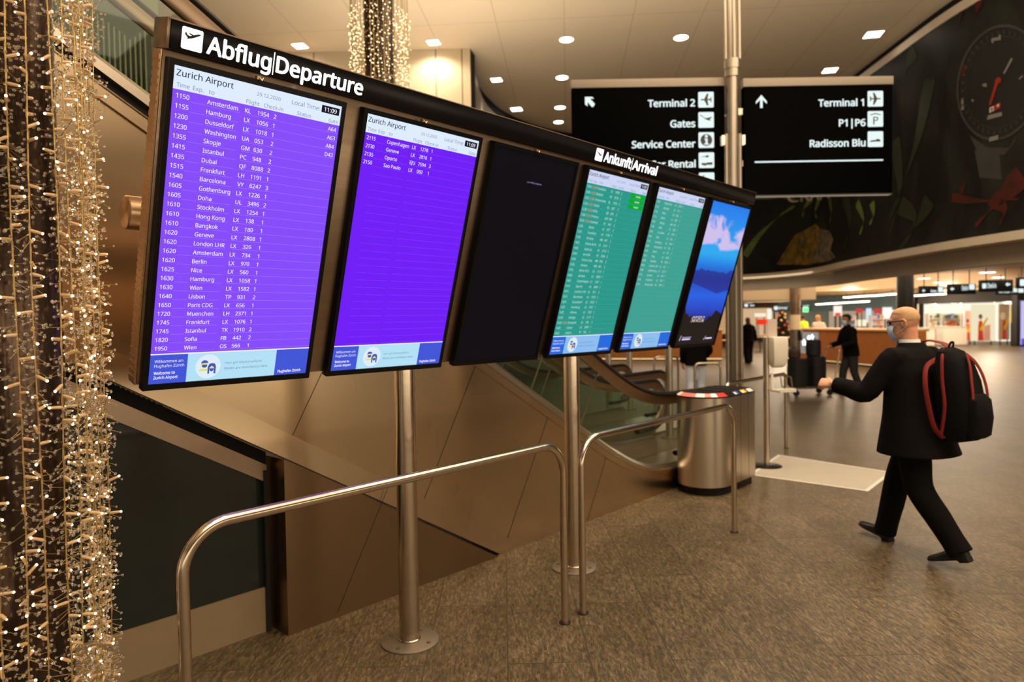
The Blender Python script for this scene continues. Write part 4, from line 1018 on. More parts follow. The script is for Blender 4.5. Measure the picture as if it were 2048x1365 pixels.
def dsign(label, px0, px1, py0, py1, rows, arrow, apx, rule=None, dpt=9.0):
    a = at_d(px0, (py0 + py1) / 2, dpt); b = at_d(px1, (py0 + py1) / 2, dpt)
    u = Vector((b.x - a.x, b.y - a.y, 0)); W_ = u.length; K = dpt / FPX
    zt = (at_d(px0, py0, dpt).z + at_d(px1, py0, dpt).z) / 2; zb = (at_d(px0, py1, dpt).z + at_d(px1, py1, dpt).z) / 2
    t = thing('direction_sign', label, 'sign', (a.x, a.y, zb), (0, 0, math.atan2(u.y, u.x)), 'black hanging direction signs'); H = zt - zb
    fx = lambda p: (p - px0) * K
    def fz(p, x): return (py1 - p) * K
    MB().box((0, 0, 0), (W_, .11, H)).build('panel', SPANEL, t, bevel=.006)
    MB().box((-.01, -.012, H), (W_ + .01, .12, H + .105)).build('top_rail', SRAIL, t, bevel=.006)
    MB().box((0, -.006, -.015), (W_, .11, -.0005)).build('bottom_rail', DARKM, t, smooth=False)
    for z in (H * .30, H * .78):
        MB().box((W_, .03, z - .04), (W_ + .09, .09, z + .04)).build('bracket', STEELV, t, smooth=False) if px0 < 1468 else MB().box((-.10, .03, z - .04), (0, .09, z + .04)).build('bracket', STEELV, t, smooth=False)
    mb = MB(); P = [(fx(apx[0] + p[0] * (apx[2] - apx[0])), fz(apx[3] - p[1] * (apx[3] - apx[1]), 0)) for p in arrow]; poly(mb, P, -.003); mb.build('arrow', SGN, t, smooth=False)
    for txt, base_y, cap, x1, icon, iy in rows:
        if txt:
            mb = MB(); put(mb, txt, fx(x1), fz(base_y, 0), cap * K, None, -.003, bold=.03, right=True); mb.build('lettering', SGN, t, smooth=False)
        if icon:
            mb = MB(); i0 = fx(icon[0]); i1 = fx(icon[1]); s_ = i1 - i0; z0 = fz(iy + (icon[1] - icon[0]) , 0); rrect(mb, i0, z0, i1, z0 + s_, -.003, s_ * .08); pi_ = mb.build('pictogram', SGN, t, smooth=False)
            mb = MB(); k = icon[2]; q = lambda pts: poly(mb, [(i0 + x * s_, z0 + z * s_) for x, z in pts], -.0045)
            if k == 'jet':
                q([(.14, .50), (.20, .54), (.48, .545), (.84, .53), (.86, .5), (.84, .47), (.48, .455), (.2, .46)]); q([(.38, .53), (.56, .88), (.66, .88), (.60, .53)]); q([(.38, .47), (.6, .47), (.66, .12), (.56, .12)]); q([(.74, .53), (.82, .66), (.87, .66), (.84, .53)]); q([(.74, .47), (.84, .47), (.87, .34), (.82, .34)])
            elif k == 'jetr':
                q([(.86, .50), (.80, .54), (.52, .545), (.16, .53), (.14, .5), (.16, .47), (.52, .455), (.8, .46)]); q([(.62, .53), (.40, .53), (.34, .88), (.44, .88)]); q([(.62, .47), (.44, .12), (.34, .12), (.40, .47)]); q([(.26, .53), (.16, .53), (.13, .66), (.18, .66)]); q([(.26, .47), (.18, .34), (.13, .34), (.16, .47)])
            elif k == 'gate':
                q([(.12, .86), (.42, .62), (.60, .62), (.84, .70), (.84, .62), (.66, .52), (.58, .46), (.68, .5), (.52, .50), (.44, .56), (.12, .80)]); q([(.5, .56), (.72, .44), (.78, .48), (.7, .6)])
            elif k == 'info':
                mb.disc((i0 + s_ * .5, -.0045, z0 + s_ * .5), s_ * .38, 28, 'y')
                m3 = MB(); m3.disc((i0 + s_ * .5, -.006, z0 + s_ * .74), s_ * .095, 16, 'y'); 
                for pts in ([(.38, .60), (.58, .60), (.58, .28), (.66, .28), (.66, .2), (.36, .2), (.36, .28), (.44, .28), (.44, .53), (.38, .53)],): poly(m3, [(i0 + x * s_, z0 + z * s_) for x, z in pts], -.006)
                m3.build('letter', SGN, pi_, smooth=False)
            elif k == 'car':
                q([(.16, .74), (.46, .76), (.46, .80), (.62, .82), (.66, .72), (.5, .66), (.44, .72), (.16, .71)]); q([(.16, .32), (.48, .32), (.60, .36), (.88, .36), (.88, .20), (.52, .20), (.42, .14), (.2, .2)])
            elif k == 'park':
                q([(.16, .78), (.50, .88), (.84, .78), (.84, .73), (.5, .82), (.16, .73)]); q([(.36, .14), (.44, .14), (.44, .64), (.36, .64)]); q([(.44, .64), (.60, .64), (.68, .58), (.68, .46), (.60, .38), (.44, .38), (.44, .43), (.57, .44), (.61, .48), (.61, .55), (.57, .58), (.44, .58)])
            elif k == 'bed':
                q([(.14, .38), (.34, .44), (.5, .44), (.62, .52), (.78, .48), (.84, .34), (.5, .34), (.16, .32)])
            elif k == 'misc':
                q([(.2, .8), (.4, .8), (.36, .74), (.24, .74)]); q([(.3, .2), (.5, .5), (.6, .4), (.8, .6), (.84, .5), (.6, .25), (.5, .35), (.38, .15)])
            mb.build('symbol', PICB, pi_, smooth=False)
    if rule:
        mb = MB(); rect(mb, fx(rule[0]), fz(rule[2], 0) - .011, fx(rule[1]), fz(rule[2], 0) + .009, -.003); mb.build('rule_line', SGN, t, smooth=False)
dsign('left black direction sign with Terminal 2, Gates, Service Center and Car Rental', 1145, 1450, 175, 404,
      [('Terminal 2', 215, 13.5, 1391, (1397, 1428, 'jet'), 187), ('Gates', 256, 13.5, 1391, (1397, 1428, 'gate'), 227), ('Service Center', 296, 13.5, 1391, (1397, 1428, 'info'), 267), ('Car Rental', 336, 13.5, 1391, (1397, 1428, 'car'), 307), ('P', 372, 22, 1391, (1397, 1428, 'misc'), 347)], ARROWUL, (1171, 193, 1191, 214))
dsign('right black direction sign with Terminal 1, P1 P6 and a hotel name', 1488, 1785, 172, 388,
      [('Terminal 1', 214, 13.5, 1728, (1735, 1766, 'jetr'), 185), ('P1|P6', 254, 13.5, 1731, (1735, 1766, 'park'), 225), ('Radisson Blu', 294, 13.5, 1731, (1735, 1766, 'bed'), 265)], ARROWUP, (1512, 189, 1534, 215), rule=(1509, 1766, 322))
# ================================================================== PEOPLE
def remesh(mb, name, m, parent, voxel=.014, smooth=3, fac=.5):
    me = mb.mesh(name, m, smooth=True)
    o = bpy.data.objects.new(name, me); COL.objects.link(o)
    r = o.modifiers.new('r', 'REMESH'); r.mode = 'VOXEL'; r.voxel_size = voxel; r.use_smooth_shade = True
    s = o.modifiers.new('s', 'SMOOTH'); s.iterations = smooth; s.factor = fac
    dg = bpy.context.evaluated_depsgraph_get()
    nm = bpy.data.meshes.new_from_object(o.evaluated_get(dg))
    o.modifiers.clear(); o.data = nm; nm.name = name; bpy.data.meshes.remove(me)
    if not nm.materials: nm.materials.append(m)
    nm.polygons.foreach_set('use_smooth', [True] * len(nm.polygons))
    o.parent = parent
    return o
V = Vector
def limb(mb, P, R, n=14, sub=4):
    Q = catmull([tuple(p) + (r,) for p, r in zip(P, R)], sub)
    mb.tube([q[:3] for q in Q], [q[3] for q in Q], n)
    mb.sphere(P[0], R[0], n, 8); mb.sphere(P[-1], R[-1], n, 8)
HEADP = [(-.118, .016, .088, .050), (-.108, .034, .094, .030), (-.085, .050, .097, -.015), (-.055, .061, .096, -.055), (-.02, .069, .094, -.083), (.015, .074, .096, -.097), (.045, .076, .096, -.100), (.075, .071, .084, -.092), (.098, .058, .062, -.072), (.112, .038, .032, -.045), (.119, .012, .0, -.015)]
def head_rings(mb, M, grow=0.0, zmin=-1, front=1.0, n=24):
    rr = []
    for z, hw, yf, yb in HEADP:
        if z < zmin: continue
        cy = (yf + yb) / 2; ry = (yf - yb) / 2
        ring = []
        for i in range(n):
            a = 2 * PI * i / n; y = math.sin(a)
            rr_y = (ry + grow) * y * (front if y > 0 else 1)
            w_ = (hw + grow) * math.copysign(abs(math.cos(a)) ** .92, math.cos(a))
            if y > .3: w_ *= 1 - .10 * (y - .3)
            ring.append(M @ V((w_, cy + rr_y, z + (grow if z > .08 else 0))))
        rr.append(ring)
    mb.rings(rr)
def head(mb, M, fine=True):
    st = len(mb.V)
    head_rings(mb, M)
    if fine:
        I = Matrix()
        def pt(x, y, z): return M @ V((x, y, z))
        # nose, brow, lips, chin, ears
        mb.tube([pt(0, .092, .012), pt(0, .108, -.02), pt(0, .113, -.036), pt(0, .096, -.046)], [.008, .011, .014, .008], 8)
        mb.sphere(pt(.012, .100, -.038), .008, 8, 6); mb.sphere(pt(-.012, .100, -.038), .008, 8, 6)
        mb.tube([pt(-.055, .076, .026), pt(-.028, .094, .032), pt(0, .096, .026), pt(.028, .094, .032), pt(.055, .076, .026)], .009, 8)
        mb.tube([pt(-.024, .090, -.068), pt(0, .099, -.066), pt(.024, .090, -.068)], .006, 8); mb.tube([pt(-.020, .089, -.077), pt(0, .097, -.078), pt(.020, .089, -.077)], .0065, 8)
        for s in (-1, 1):
            mb.tube([pt(s * .072, -.010, -.032), pt(s * .080, -.022, -.012), pt(s * .086, -.026, .012), pt(s * .082, -.012, .028), pt(s * .076, .004, .020), pt(s * .074, .004, -.006), pt(s * .072, -.006, -.026)], .0075, 8)
            mb.sphere(pt(s * .076, -.010, -.002), (.006, .014, .022), 8, 6)
def hand(mb, W, d, nrm, curl=.5, scale=1.0, thumb=1, grip=1.0):
    # W wrist, d forearm direction, nrm palm side
    d = d.normalized(); nrm = (nrm - d * nrm.dot(d)).normalized(); s = d.cross(nrm)
    k = scale; rr = []
    for t, hw, th in ((-.01, .026, .019), (.02, .033, .017), (.055, .041, .0155), (.088, .042, .0135), (.097, .036, .010)):
        rr.append([W + d * t * k + s * (hw * k * math.cos(2 * PI * i / 16)) + nrm * (th * k * math.sin(2 * PI * i / 16)) for i in range(16)])
    mb.rings(rr)
    for j, (o, L) in enumerate(((-.032, .070), (-.011, .080), (.011, .084), (.032, .074))):
        p = W + d * .088 * k + s * o * k; a = 0; P = [p - d * .02 * k, p]; R = [.0095 * k, .0098 * k]
        for q, f in enumerate((.42, .32, .26)):
            a += curl * (1.0, 1.25, .8)[q] * (1 + .06 * j) * grip
            p = p + (d * math.cos(a) + nrm * math.sin(a)) * L * f * k; P.append(p); R.append((.0092, .0084, .0068)[q] * k)
        mb.tube(P, R, 8); mb.sphere(P[-1], R[-1], 8, 6)
    b = W + d * .022 * k + s * .026 * k * thumb; P = [b, b + (d * .6 + s * .62 * thumb + nrm * .35).normalized() * .042 * k]
    P.append(P[-1] + (d * .85 + s * .1 * thumb + nrm * .5).normalized() * .032 * k); P.append(P[-1] + (d * .8 - s * .3 * thumb + nrm * .5).normalized() * .026 * k)
    mb.tube(P, [.015 * k, .0125 * k, .0105 * k, .008 * k], 8); mb.sphere(P[-1], .008 * k, 8, 6)
def shoe_mb(ank, fd, pitch, L=.285):
    # ank ankle point, fd horizontal toe direction, pitch up angle of the toe
    mb = MB(); fd = V(fd).normalized(); side = V((fd.y, -fd.x, 0)); f = fd * math.cos(pitch) + V((0, 0, math.sin(pitch))); u = V((0, 0, math.cos(pitch))) - fd * math.sin(pitch)
    O = ank - u * .085
    def P(t, x, h): return O + f * t + side * x + u * h
    rr = []
    for t, w_, h in ((-.068, .018, .045), (-.062, .030, .065), (-.03, .038, .085), (.02, .041, .082), (.07, .044, .066), (.12, .050, .050), (.165, .048, .040), (.200, .036, .032), (.217, .014, .022)):
        t *= L / .285; rr.append([P(t, w_ * math.cos(a), (h / 2 + .0) + h / 2 * math.sin(a)) for a in [2 * PI * i / 16 for i in range(16)]])
    mb.rings(rr)
    sole = []
    for t, w_ in ((-.070, .030), (-.02, .040), (.03, .040), (.12, .052), (.17, .050), (.205, .036), (.219, .016)):
        t *= L / .285; sole.append([P(t, -w_, -.004), P(t, w_, -.004), P(t, w_, .014), P(t, -w_, .014)])
    mb.rings(sole)
    heel = [[P(t, -.034, -.022), P(t, .034, -.022), P(t, .036, 0), P(t, -.036, 0)] for t in (-.068, -.0)]
    mb.rings(heel); return mb
def human(name, label, loc, yaw, J, M_, voxel=.012, fine=True, group=None, coat=None, hair=None, shoes=True, mask=None, glasses=None, collar=None, thick=1.0, trouser_r=(.105, .085, .068), sleeve_r=(.078, .066, .056)):
    """yaw: world angle of the facing direction; J joints in local metres, facing +Y"""
    t = thing(name, label, 'person', (loc[0], loc[1], 0), (0, 0, yaw - PI / 2), group)
    HM = Matrix.Translation(J['head']) @ Matrix.Rotation(J.get('hyaw', 0), 4, 'Z') @ Matrix.Rotation(J.get('hpitch', 0), 4, 'X')
    skin = M_['skin']; mb = MB()
    pel, ch, nk = J['pelvis'], J['chest'], J['neck']
    # one continuous body: trunk, neck, head, arms, hands, legs, feet
    tr = []
    Q = [(pel + V((0, 0, -.09)), .10, .09), (pel, .135, .10), (pel * .6 + ch * .4, .125, .095), (ch, .15, .105), (ch * .45 + nk * .55, .13, .085), (nk, .060, .058)]
    for p, a, b in Q: tr.append([p + V((a * thick * math.cos(q), b * thick * math.sin(q), 0)) for q in [2 * PI * i / 20 for i in range(20)]])
    mb.rings(tr); hb = HM @ V((0, -.025, -.05)); limb(mb, [nk - V((0, 0, .04)), (nk + hb) / 2, hb], [.060, .056, .058], 16)
    head(mb, HM, fine)
    for s in 'LR':
        sh, el, wr = J['sh' + s], J['el' + s], J['wr' + s]
        limb(mb, [ch * .4 + sh * .6, sh, (sh + el) / 2, el, (el + wr) / 2, wr], [.055, .052, .048, .038, .036, .026])
        d = J.get('hd' + s, wr - el); hand(mb, wr, d, J.get('hn' + s, V((0, 0, -1))), J.get('curl' + s, .45), 1.0, J.get('th' + s, 1 if s == 'L' else -1))
        hp, kn, an = J['hip' + s], J['kn' + s], J['an' + s]
        limb(mb, [hp, (hp + kn) / 2, kn, (kn * .6 + an * .4), an], [.082, .072, .052, .048, .036])
        fd = V(J['fd' + s]).normalized(); limb(mb, [an - V((0, 0, .02)), an + fd * .07 - V((0, 0, .055)) + V((0, 0, math.sin(J['fp' + s]) * .08)), an + fd * .15 - V((0, 0, .06)) + V((0, 0, math.sin(J['fp' + s]) * .16))], [.028, .020, .014])
    remesh(mb, 'body', skin, t, voxel, 2)
    # jacket: trunk and sleeves
    if coat:
        mb = MB(); mb.eloft(coat['rings'], 28, 2.3)
        for s in 'LR':
            sh, el, wr = J['sh' + s], J['el' + s], J['wr' + s]; a, b, c = sleeve_r
            cu = wr * .94 + el * .06
            limb(mb, [ch * .35 + sh * .65, sh, (sh * .5 + el * .5), el, (el + cu) / 2], [a * 1.02, a, (a + b) / 2, b, (b + c) / 2])
            dd = (cu - el).normalized(); m0 = (el + cu) / 2; mb.tube([m0, cu - dd * .01, cu], [(b + c) / 2, c, c * .97], 16)
        remesh(mb, coat.get('name', 'jacket'), M_['coat'], t, max(voxel, .010), 2)
    # trousers
    mb = MB(); a, b, c = trouser_r
    mb.eloft([(pel.z - .14, pel.x, pel.y, .10 * thick, .10 * thick), (pel.z - .06, pel.x, pel.y, .175 * thick, .135 * thick), (pel.z + .04, pel.x, pel.y, .175 * thick, .13 * thick), (pel.z + .10, pel.x, pel.y, .16 * thick, .12 * thick)], 24, 2.2)
    for s in 'LR':
        hp, kn, an = J['hip' + s], J['kn' + s], J['an' + s]; e = an + (an - kn).normalized() * .055
        limb(mb, [hp, (hp + kn) / 2, kn, (kn + an) / 2], [a, (a + b) / 2 + .004, b, (b + c) / 2])
        mb.tube([(kn + an) / 2, an - (an - kn).normalized() * .05, e], [(b + c) / 2, c, c * 1.03], 16)
    remesh(mb, 'trousers', M_['trousers'], t, max(voxel, .010), 2)
    if shoes:
        for s in 'LR': remesh(shoe_mb(J['an' + s], J['fd' + s], J['fp' + s]), 'shoe', M_['shoe'], t, .007, 2)
    if hair: hair(HM, t, M_['hair'])
    if mask is not None:
        mb = MB(); rows = []
        for z, hw, y0 in ((-.125, .030, .085), (-.112, .044, .098), (-.085, .056, .108), (-.05, .060, .118), (-.022, .050, .114), (-.008, .028, .110)):
            row = []
            for i in range(15):
                q = -1 + 2 * i / 14; ang = q * 1.25; row.append(HM @ V((math.sin(ang) * (hw + .012) * 1.05, y0 - (1 - math.cos(ang)) * .075 - .0, z)))
            rows.append(row)
        o0 = [v for r in rows for v in r]; n = 15
        mb.add(o0, [(j * n + i, j * n + i + 1, (j + 1) * n + i + 1, (j + 1) * n + i) for j in range(5) for i in range(14)]); k = mb.build('face_mask', mask, t)
        mod = None
        for s in (-1, 1):
            mb = MB(); mb.tube([HM @ V((s * .060, .066, -.022)), HM @ V((s * .076, .02, .012)), HM @ V((s * .085, -.026, .012)), HM @ V((s * .080, -.02, -.03)), HM @ V((s * .064, .045, -.07))], .0018, 6); mb.build('ear_loop', mask, k)
    if glasses:
        mb = MB()
        for s in (-1, 1):
            mb.tube([HM @ V((s * (.032 + .024 * math.cos(a)), .104 - abs(math.cos(a)) * .002, .008 + .018 * math.sin(a))) for a in [2 * PI * i / 18 for i in range(18)]], .0028, 6, closed=True)
            mb.tube([HM @ V((s * .056, .100, .014)), HM @ V((s * .074, .085, .016)), HM @ V((s * .082, .03, .018)), HM @ V((s * .083, -.015, .022)), HM @ V((s * .080, -.03, .004))], .0036, 6)
        mb.tube([HM @ V((-.010, .108, .012)), HM @ V((.010, .108, .012))], .0025, 6); mb.build('glasses', glasses, t)
    if fine:
        for s in (-1, 1): MB().sphere(HM @ V((s * .031, .083, .006)), .011, 12, 8).build('eye', EYE, t)
    if collar:
        mb = MB(); mb.eloft([(nk.z - .03, nk.x, nk.y - .005, .086, .082), (nk.z + .035, nk.x, nk.y + .004, .071, .070), (nk.z + .052, nk.x, nk.y + .006, .068, .068), (nk.z + .052, nk.x, nk.y + .006, .060, .060), (nk.z - .0, nk.x, nk.y, .058, .058)], 28); mb.build('shirt_collar', collar, t)
    return t
def hair_cap(thick, zmin, low_back=-.02, long_=0.0):
    def f(HM, t, m):
        mb = MB(); rr = []; n = 24
        for z, hw, yf, yb in HEADP:
            if z < low_back - .001: continue
            cy = (yf + yb) / 2; ry = (yf - yb) / 2; ring = []
            for i in range(n):
                a = 2 * PI * i / n; y = math.sin(a)
                fr = 1.0 if z > zmin else (1.0 if y < .25 else .55)
                ring.append(HM @ V(((hw + thick) * math.cos(a) * (1 if y < .25 or z > zmin else .9), cy + ((ry + thick) * y * (fr if y > 0 else 1)), z + (thick if z > .09 else 0))))
            rr.append(ring)
        mb.rings(rr)
        if long_:
            mb.eloft([(-.02, 0, -.05, .078, .062), (-.10, 0, -.062, .080, .055), (-.10 - long_ * .6, 0, -.075, .078, .045), (-.10 - long_, 0, -.08, .05, .03)], 18); 
            k = len(mb.V) - 18 * 4
            for i in range(k, len(mb.V)): mb.V[i] = HM @ mb.V[i]
        remesh(mb, 'hair', m, t, .009, 3)
    return f
SKIN = mat('skin_fair', rgb(214, 158, 122), .55, var=.14, vscale=14, col2=rgb(196, 130, 98)); SKIN2 = mat('skin_tan', rgb(176, 124, 92), .55, var=.1, vscale=14)
SUIT = mat('black_suit_cloth', rgb(17, 15, 14), .9, spec=.12, var=.25, vscale=5, bump=.25, bscale=9); SUITT = mat('black_trouser_cloth', rgb(14, 13, 12), .9, spec=.12, var=.2, vscale=5, bump=.25, bscale=9); LEATH = mat('black_shoe_leather', rgb(16, 15, 15), .35, var=.2)
KNIT = mat('black_knit', rgb(12, 11, 12), .9, spec=.12, var=.2); JEAN = mat('dark_grey_trousers', rgb(42, 40, 40), .85, var=.2); MASKB = mat('mask_pale_blue', rgb(188, 210, 232), .7, var=.05); COLL = mat('shirt_white', rgb(232, 228, 222), .7)
EYE = mat('eye_dark', rgb(60, 46, 40), .2); HAIRB = mat('hair_black', rgb(18, 15, 14), .6); HAIRR = mat('hair_auburn', rgb(92, 46, 24), .6, var=.2); HAIRBL = mat('hair_blond', rgb(222, 176, 110), .6, var=.2); HAIRS = mat('hair_cropped_fair', rgb(206, 160, 118), .75, var=.15, vscale=40)
WHITET = mat('white_trousers', rgb(214, 224, 240), .8, var=.05); WHITEB = mat('white_blouse', rgb(236, 228, 216), .8, var=.05); NEON = mat('neon_vest', rgb(190, 225, 20), .7)

MAN = V((5.645, 1.235, 0)); MYAW = math.radians(70)
J = dict(pelvis=V((0, 0, .94)), chest=V((0, .03, 1.29)), neck=V((0, .045, 1.505)), head=V((0, .085, 1.672)), hyaw=math.radians(20), hpitch=math.radians(-4),
         shL=V((-.195, .04, 1.425)), elL=V((-.325, .17, 1.175)), wrL=V((-.375, .405, 1.225)), hdL=V((-.06, .23, .02)), hnL=V((.75, .05, -.65)), curlL=.95, thL=-1,
         shR=V((.195, .03, 1.425)), elR=V((.30, -.02, 1.15)), wrR=V((.205, .175, 1.27)), hdR=V((-.5, .5, .5)), hnR=V((-.3, -.7, .2)), curlR=.9, thR=1,
         hipL=V((-.09, -.01, .90)), knL=V((-.10, -.09, .50)), anL=V((-.085, -.335, .155)), fdL=V((-.05, 1, 0)), fpL=-.30,
         hipR=V((.09, .02, .90)), knR=V((.09, .19, .515)), anR=V((.08, .285, .105)), fdR=V((.05, 1, 0)), fpR=.22)
man = human('person', 'person in black suit with bald head, glasses and face mask walking past the mat', MAN, MYAW, J, dict(skin=SKIN, coat=SUIT, trousers=SUITT, shoe=LEATH, hair=HAIRS), voxel=.0065,
      coat=dict(rings=[(1.535, 0, .035, .080, .076), (1.505, 0, .03, .105, .09), (1.475, 0, .025, .165, .11), (1.43, 0, .02, .218, .128), (1.33, 0, .01, .245, .150), (1.16, 0, .005, .250, .168), (1.02, 0, 0, .255, .182), (.90, 0, -.005, .268, .205), (.80, 0, -.012, .282, .228), (.735, 0, -.02, .292, .246)]),
      hair=hair_cap(.0035, .055, -.012), mask=MASKB, glasses=BLACKP, collar=COLL, thick=1.12, trouser_r=(.118, .092, .078), sleeve_r=(.088, .074, .060))
# backpack hanging on his right shoulder
PB = mat('backpack_black', rgb(12, 11, 12), .85, spec=.15, var=.25, bump=.2, bscale=20); PR = mat('backpack_red', rgb(128, 27, 15), .7, var=.15)
bk = thing('backpack', 'black backpack with red straps and piping on the back of the suited person', 'backpack', MAN, (0, 0, MYAW - PI / 2))
bx, by = -.005, -.315
mb = MB(); mb.eloft([(.86, bx, by + .03, .09, .05), (.88, bx, by, .145, .095), (.96, bx, by - .01, .165, .122), (1.12, bx, by, .168, .128), (1.28, bx, by + .02, .160, .118), (1.40, bx, by + .045, .142, .098), (1.48, bx, by + .07, .105, .068), (1.505, bx, by + .085, .055, .032)], 28, 2.8)
mb.build('main_bag', PB, bk)
mb = MB(); mb.eloft([(.90, bx, by - .11, .09, .03), (.92, bx, by - .115, .120, .05), (1.04, bx, by - .12, .125, .060), (1.16, bx, by - .115, .116, .05), (1.20, bx, by - .10, .08, .03)], 24, 2.8); mb.build('front_pocket', PB, bk)
mb = MB(); mb.eloft([(.92, bx + .15, by - .02, .03, .055), (.94, bx + .155, by - .02, .045, .072), (1.08, bx + .158, by - .02, .045, .076), (1.14, bx + .152, by - .02, .03, .06)], 18, 2.4); mb.build('side_pocket', PB, bk)
def band_(pts, w_, th, name, m, ref=(0, 0, 1), n=6):
    Q = catmull([tuple(p) for p in pts], n); MB().tube(Q, th, 10, b=w_, ref=ref).build(name, m, bk)
# red piping lines
band_([(bx - .165, by + .05, .90), (bx - .172, by + .02, 1.1), (bx - .164, by + .04, 1.28), (bx - .13, by + .06, 1.43), (bx - .06, by + .085, 1.495)], .012, .008, 'red_piping', PR, (1, 0, 0))
band_([(bx - .085, by - .115, 1.06), (bx - .095, by - .127, 1.16), (bx - .085, by - .112, 1.28), (bx - .05, by - .085, 1.38), (bx - .0, by - .04, 1.455)], .014, .007, 'red_piping', PR, (0, -1, 0))
band_([(bx + .09, by - .115, 1.08), (bx + .095, by - .127, 1.18), (bx + .085, by - .108, 1.30), (bx + .05, by - .075, 1.40), (bx - .0, by - .035, 1.46)], .014, .007, 'red_piping', PR, (0, -1, 0))
band_([(bx + .105, by - .135, .93), (bx + .136, by - .105, 1.0), (bx + .145, by - .085, 1.08)], .018, .010, 'red_piping', PR, (1, -1, 0))
band_([(bx + .158, by - .075, 1.14), (bx + .170, by - .04, 1.2), (bx + .162, by - .02, 1.28)], .014, .008, 'red_piping', PR, (1, -1, 0))
# shoulder straps and grab handle
band_([(bx + .05, by + .06, 1.46), (.13, -.17, 1.50), (.175, -.09, 1.53), (.19, .05, 1.535), (.195, .17, 1.41), (.20, .20, 1.22), (.22, .10, 1.0), (.19, -.20, .93)], .026, .008, 'shoulder_strap', PR, (0, 0, 1))
band_([(bx - .07, by + .09, 1.44), (bx - .15, by + .15, 1.38), (bx - .215, by + .13, 1.26), (bx - .222, by + .10, 1.10), (bx - .205, by + .07, .96), (bx - .15, by + .04, .89)], .018, .006, 'shoulder_strap', PR, (1, 0, 0))
band_([(bx - .03, by + .07, 1.495), (bx - .02, by + .06, 1.535), (bx + .02, by + .06, 1.535), (bx + .03, by + .07, 1.495)], .010, .006, 'grab_handle', PB, (0, 1, 0))

bk.scale = (.87, 1, 1)
def standing(lean=0.0, step=0.0, h=1.0, arm=None):
    J = dict(pelvis=V((0, 0, .94)), chest=V((0, .02 + lean * .5, 1.28)), neck=V((0, .02 + lean, 1.47)), head=V((0, .05 + lean * 1.1, 1.635)), hyaw=0, hpitch=0,
             shL=V((-.18, .01 + lean * .9, 1.40)), shR=V((.18, .01 + lean * .9, 1.40)), elL=V((-.235, -.02 + lean * .5, 1.12)), elR=V((.235, -.02 + lean * .5, 1.12)), wrL=V((-.24, .08 + lean * .3, .88)), wrR=V((.24, .08 + lean * .3, .88)),
             hnL=V((1, 0, 0)), hnR=V((-1, 0, 0)), hipL=V((-.085, 0, .90)), hipR=V((.085, 0, .90)), knL=V((-.09, .03 - step * .3, .50)), knR=V((.09, .03 + step * .6, .50)), anL=V((-.09, -step, .10 + step * .1)), anR=V((.09, step, .10)), fdL=V((-.12, 1, 0)), fdR=V((.12, 1, 0)), fpL=-step * .6, fpR=0)
    if arm: J.update(arm)
    if h != 1.0:
        for k, v in J.items():
            if isinstance(v, Vector) and k[:2] in ('pe', 'ch', 'ne', 'he', 'sh', 'el', 'wr', 'hi', 'kn', 'an'): J[k] = v * h
    return J
BASIC0 = [(1.50, 0, .02, .075, .07), (1.46, 0, .015, .12, .085), (1.42, 0, .01, .185, .11), (1.30, 0, .01, .205, .135), (1.10, 0, .005, .195, .14), (.95, 0, 0, .20, .15), (.84, 0, 0, .205, .155)]
def BASIC_(lean, extra=None): return [(z, x, y + lean * max(0, (z - .94) / .53), a, b) for z, x, y, a, b in (extra or BASIC0)]
BASIC = BASIC_(0)
P2 = at_d(1702, 791, 15.3)
man2 = human('person', 'person in black sweater and mask pushing the loaded luggage cart', (P2.x, P2.y), math.radians(138), standing(.05, .16, 1.0, dict(hyaw=.25, elL=V((-.26, .12, 1.13)), wrL=V((-.20, .36, 1.06)), elR=V((.26, .12, 1.13)), wrR=V((.20, .36, 1.06)), hnL=V((0, 0, -1)), hnR=V((0, 0, -1)))),
      dict(skin=SKIN2, coat=KNIT, trousers=JEAN, shoe=LEATH, hair=HAIRB), coat=dict(rings=[(1.535, 0, .075, .062, .06)] + BASIC_(.06), name='sweater'), hair=hair_cap(.014, .045, -.03), mask=MASKB)
P3 = at_z(1497, 728, 0)
human('person', 'person in long black clothes with auburn hair walking away, far behind the sign column', (P3.x, P3.y), math.radians(48), standing(0, .10, .97, dict(elR=V((.27, -.0, 1.13)), wrR=V((.33, .03, .86)))),
      dict(skin=SKIN, coat=KNIT, trousers=KNIT, shoe=LEATH, hair=HAIRR), fine=False, voxel=.016, coat=dict(rings=BASIC[:-1] + [(.80, 0, 0, .225, .17)], name='coat'), hair=hair_cap(.014, .04, -.06, .12), trouser_r=(.125, .115, .11))
P4 = at_d(1392, 740, 13.0)
human('person', 'person in dark jacket and white trousers behind the bin, under the landscape monitor', (P4.x, P4.y), math.radians(30), standing(.03, .12, 1.0, dict(elR=V((.25, .05, 1.12)), wrR=V((.2, .25, 1.0)))),
      dict(skin=SKIN, coat=KNIT, trousers=WHITET, shoe=LEATH, hair=HAIRB), fine=False, voxel=.015, coat=dict(rings=BASIC_(.03), name='jacket'), hair=hair_cap(.014, .045, -.04))
P5 = at_d(1640, 660, 28.3)
human('person', 'blond person in white top leaning behind the wooden information desk', (P5.x, P5.y), math.radians(170), standing(.10, 0, 1.0, dict(elL=V((-.28, .10, 1.15)), wrL=V((-.30, .34, 1.12)), elR=V((.34, -.10, 1.22)), wrR=V((.52, -.26, 1.14)))),
      dict(skin=SKIN, coat=WHITEB, trousers=JEAN, shoe=LEATH, hair=HAIRBL), fine=False, voxel=.016, coat=dict(rings=BASIC_(.10), name='blouse'), hair=hair_cap(.016, .04, -.07, .06))
P6 = at_d(1607, 660, 33.0)
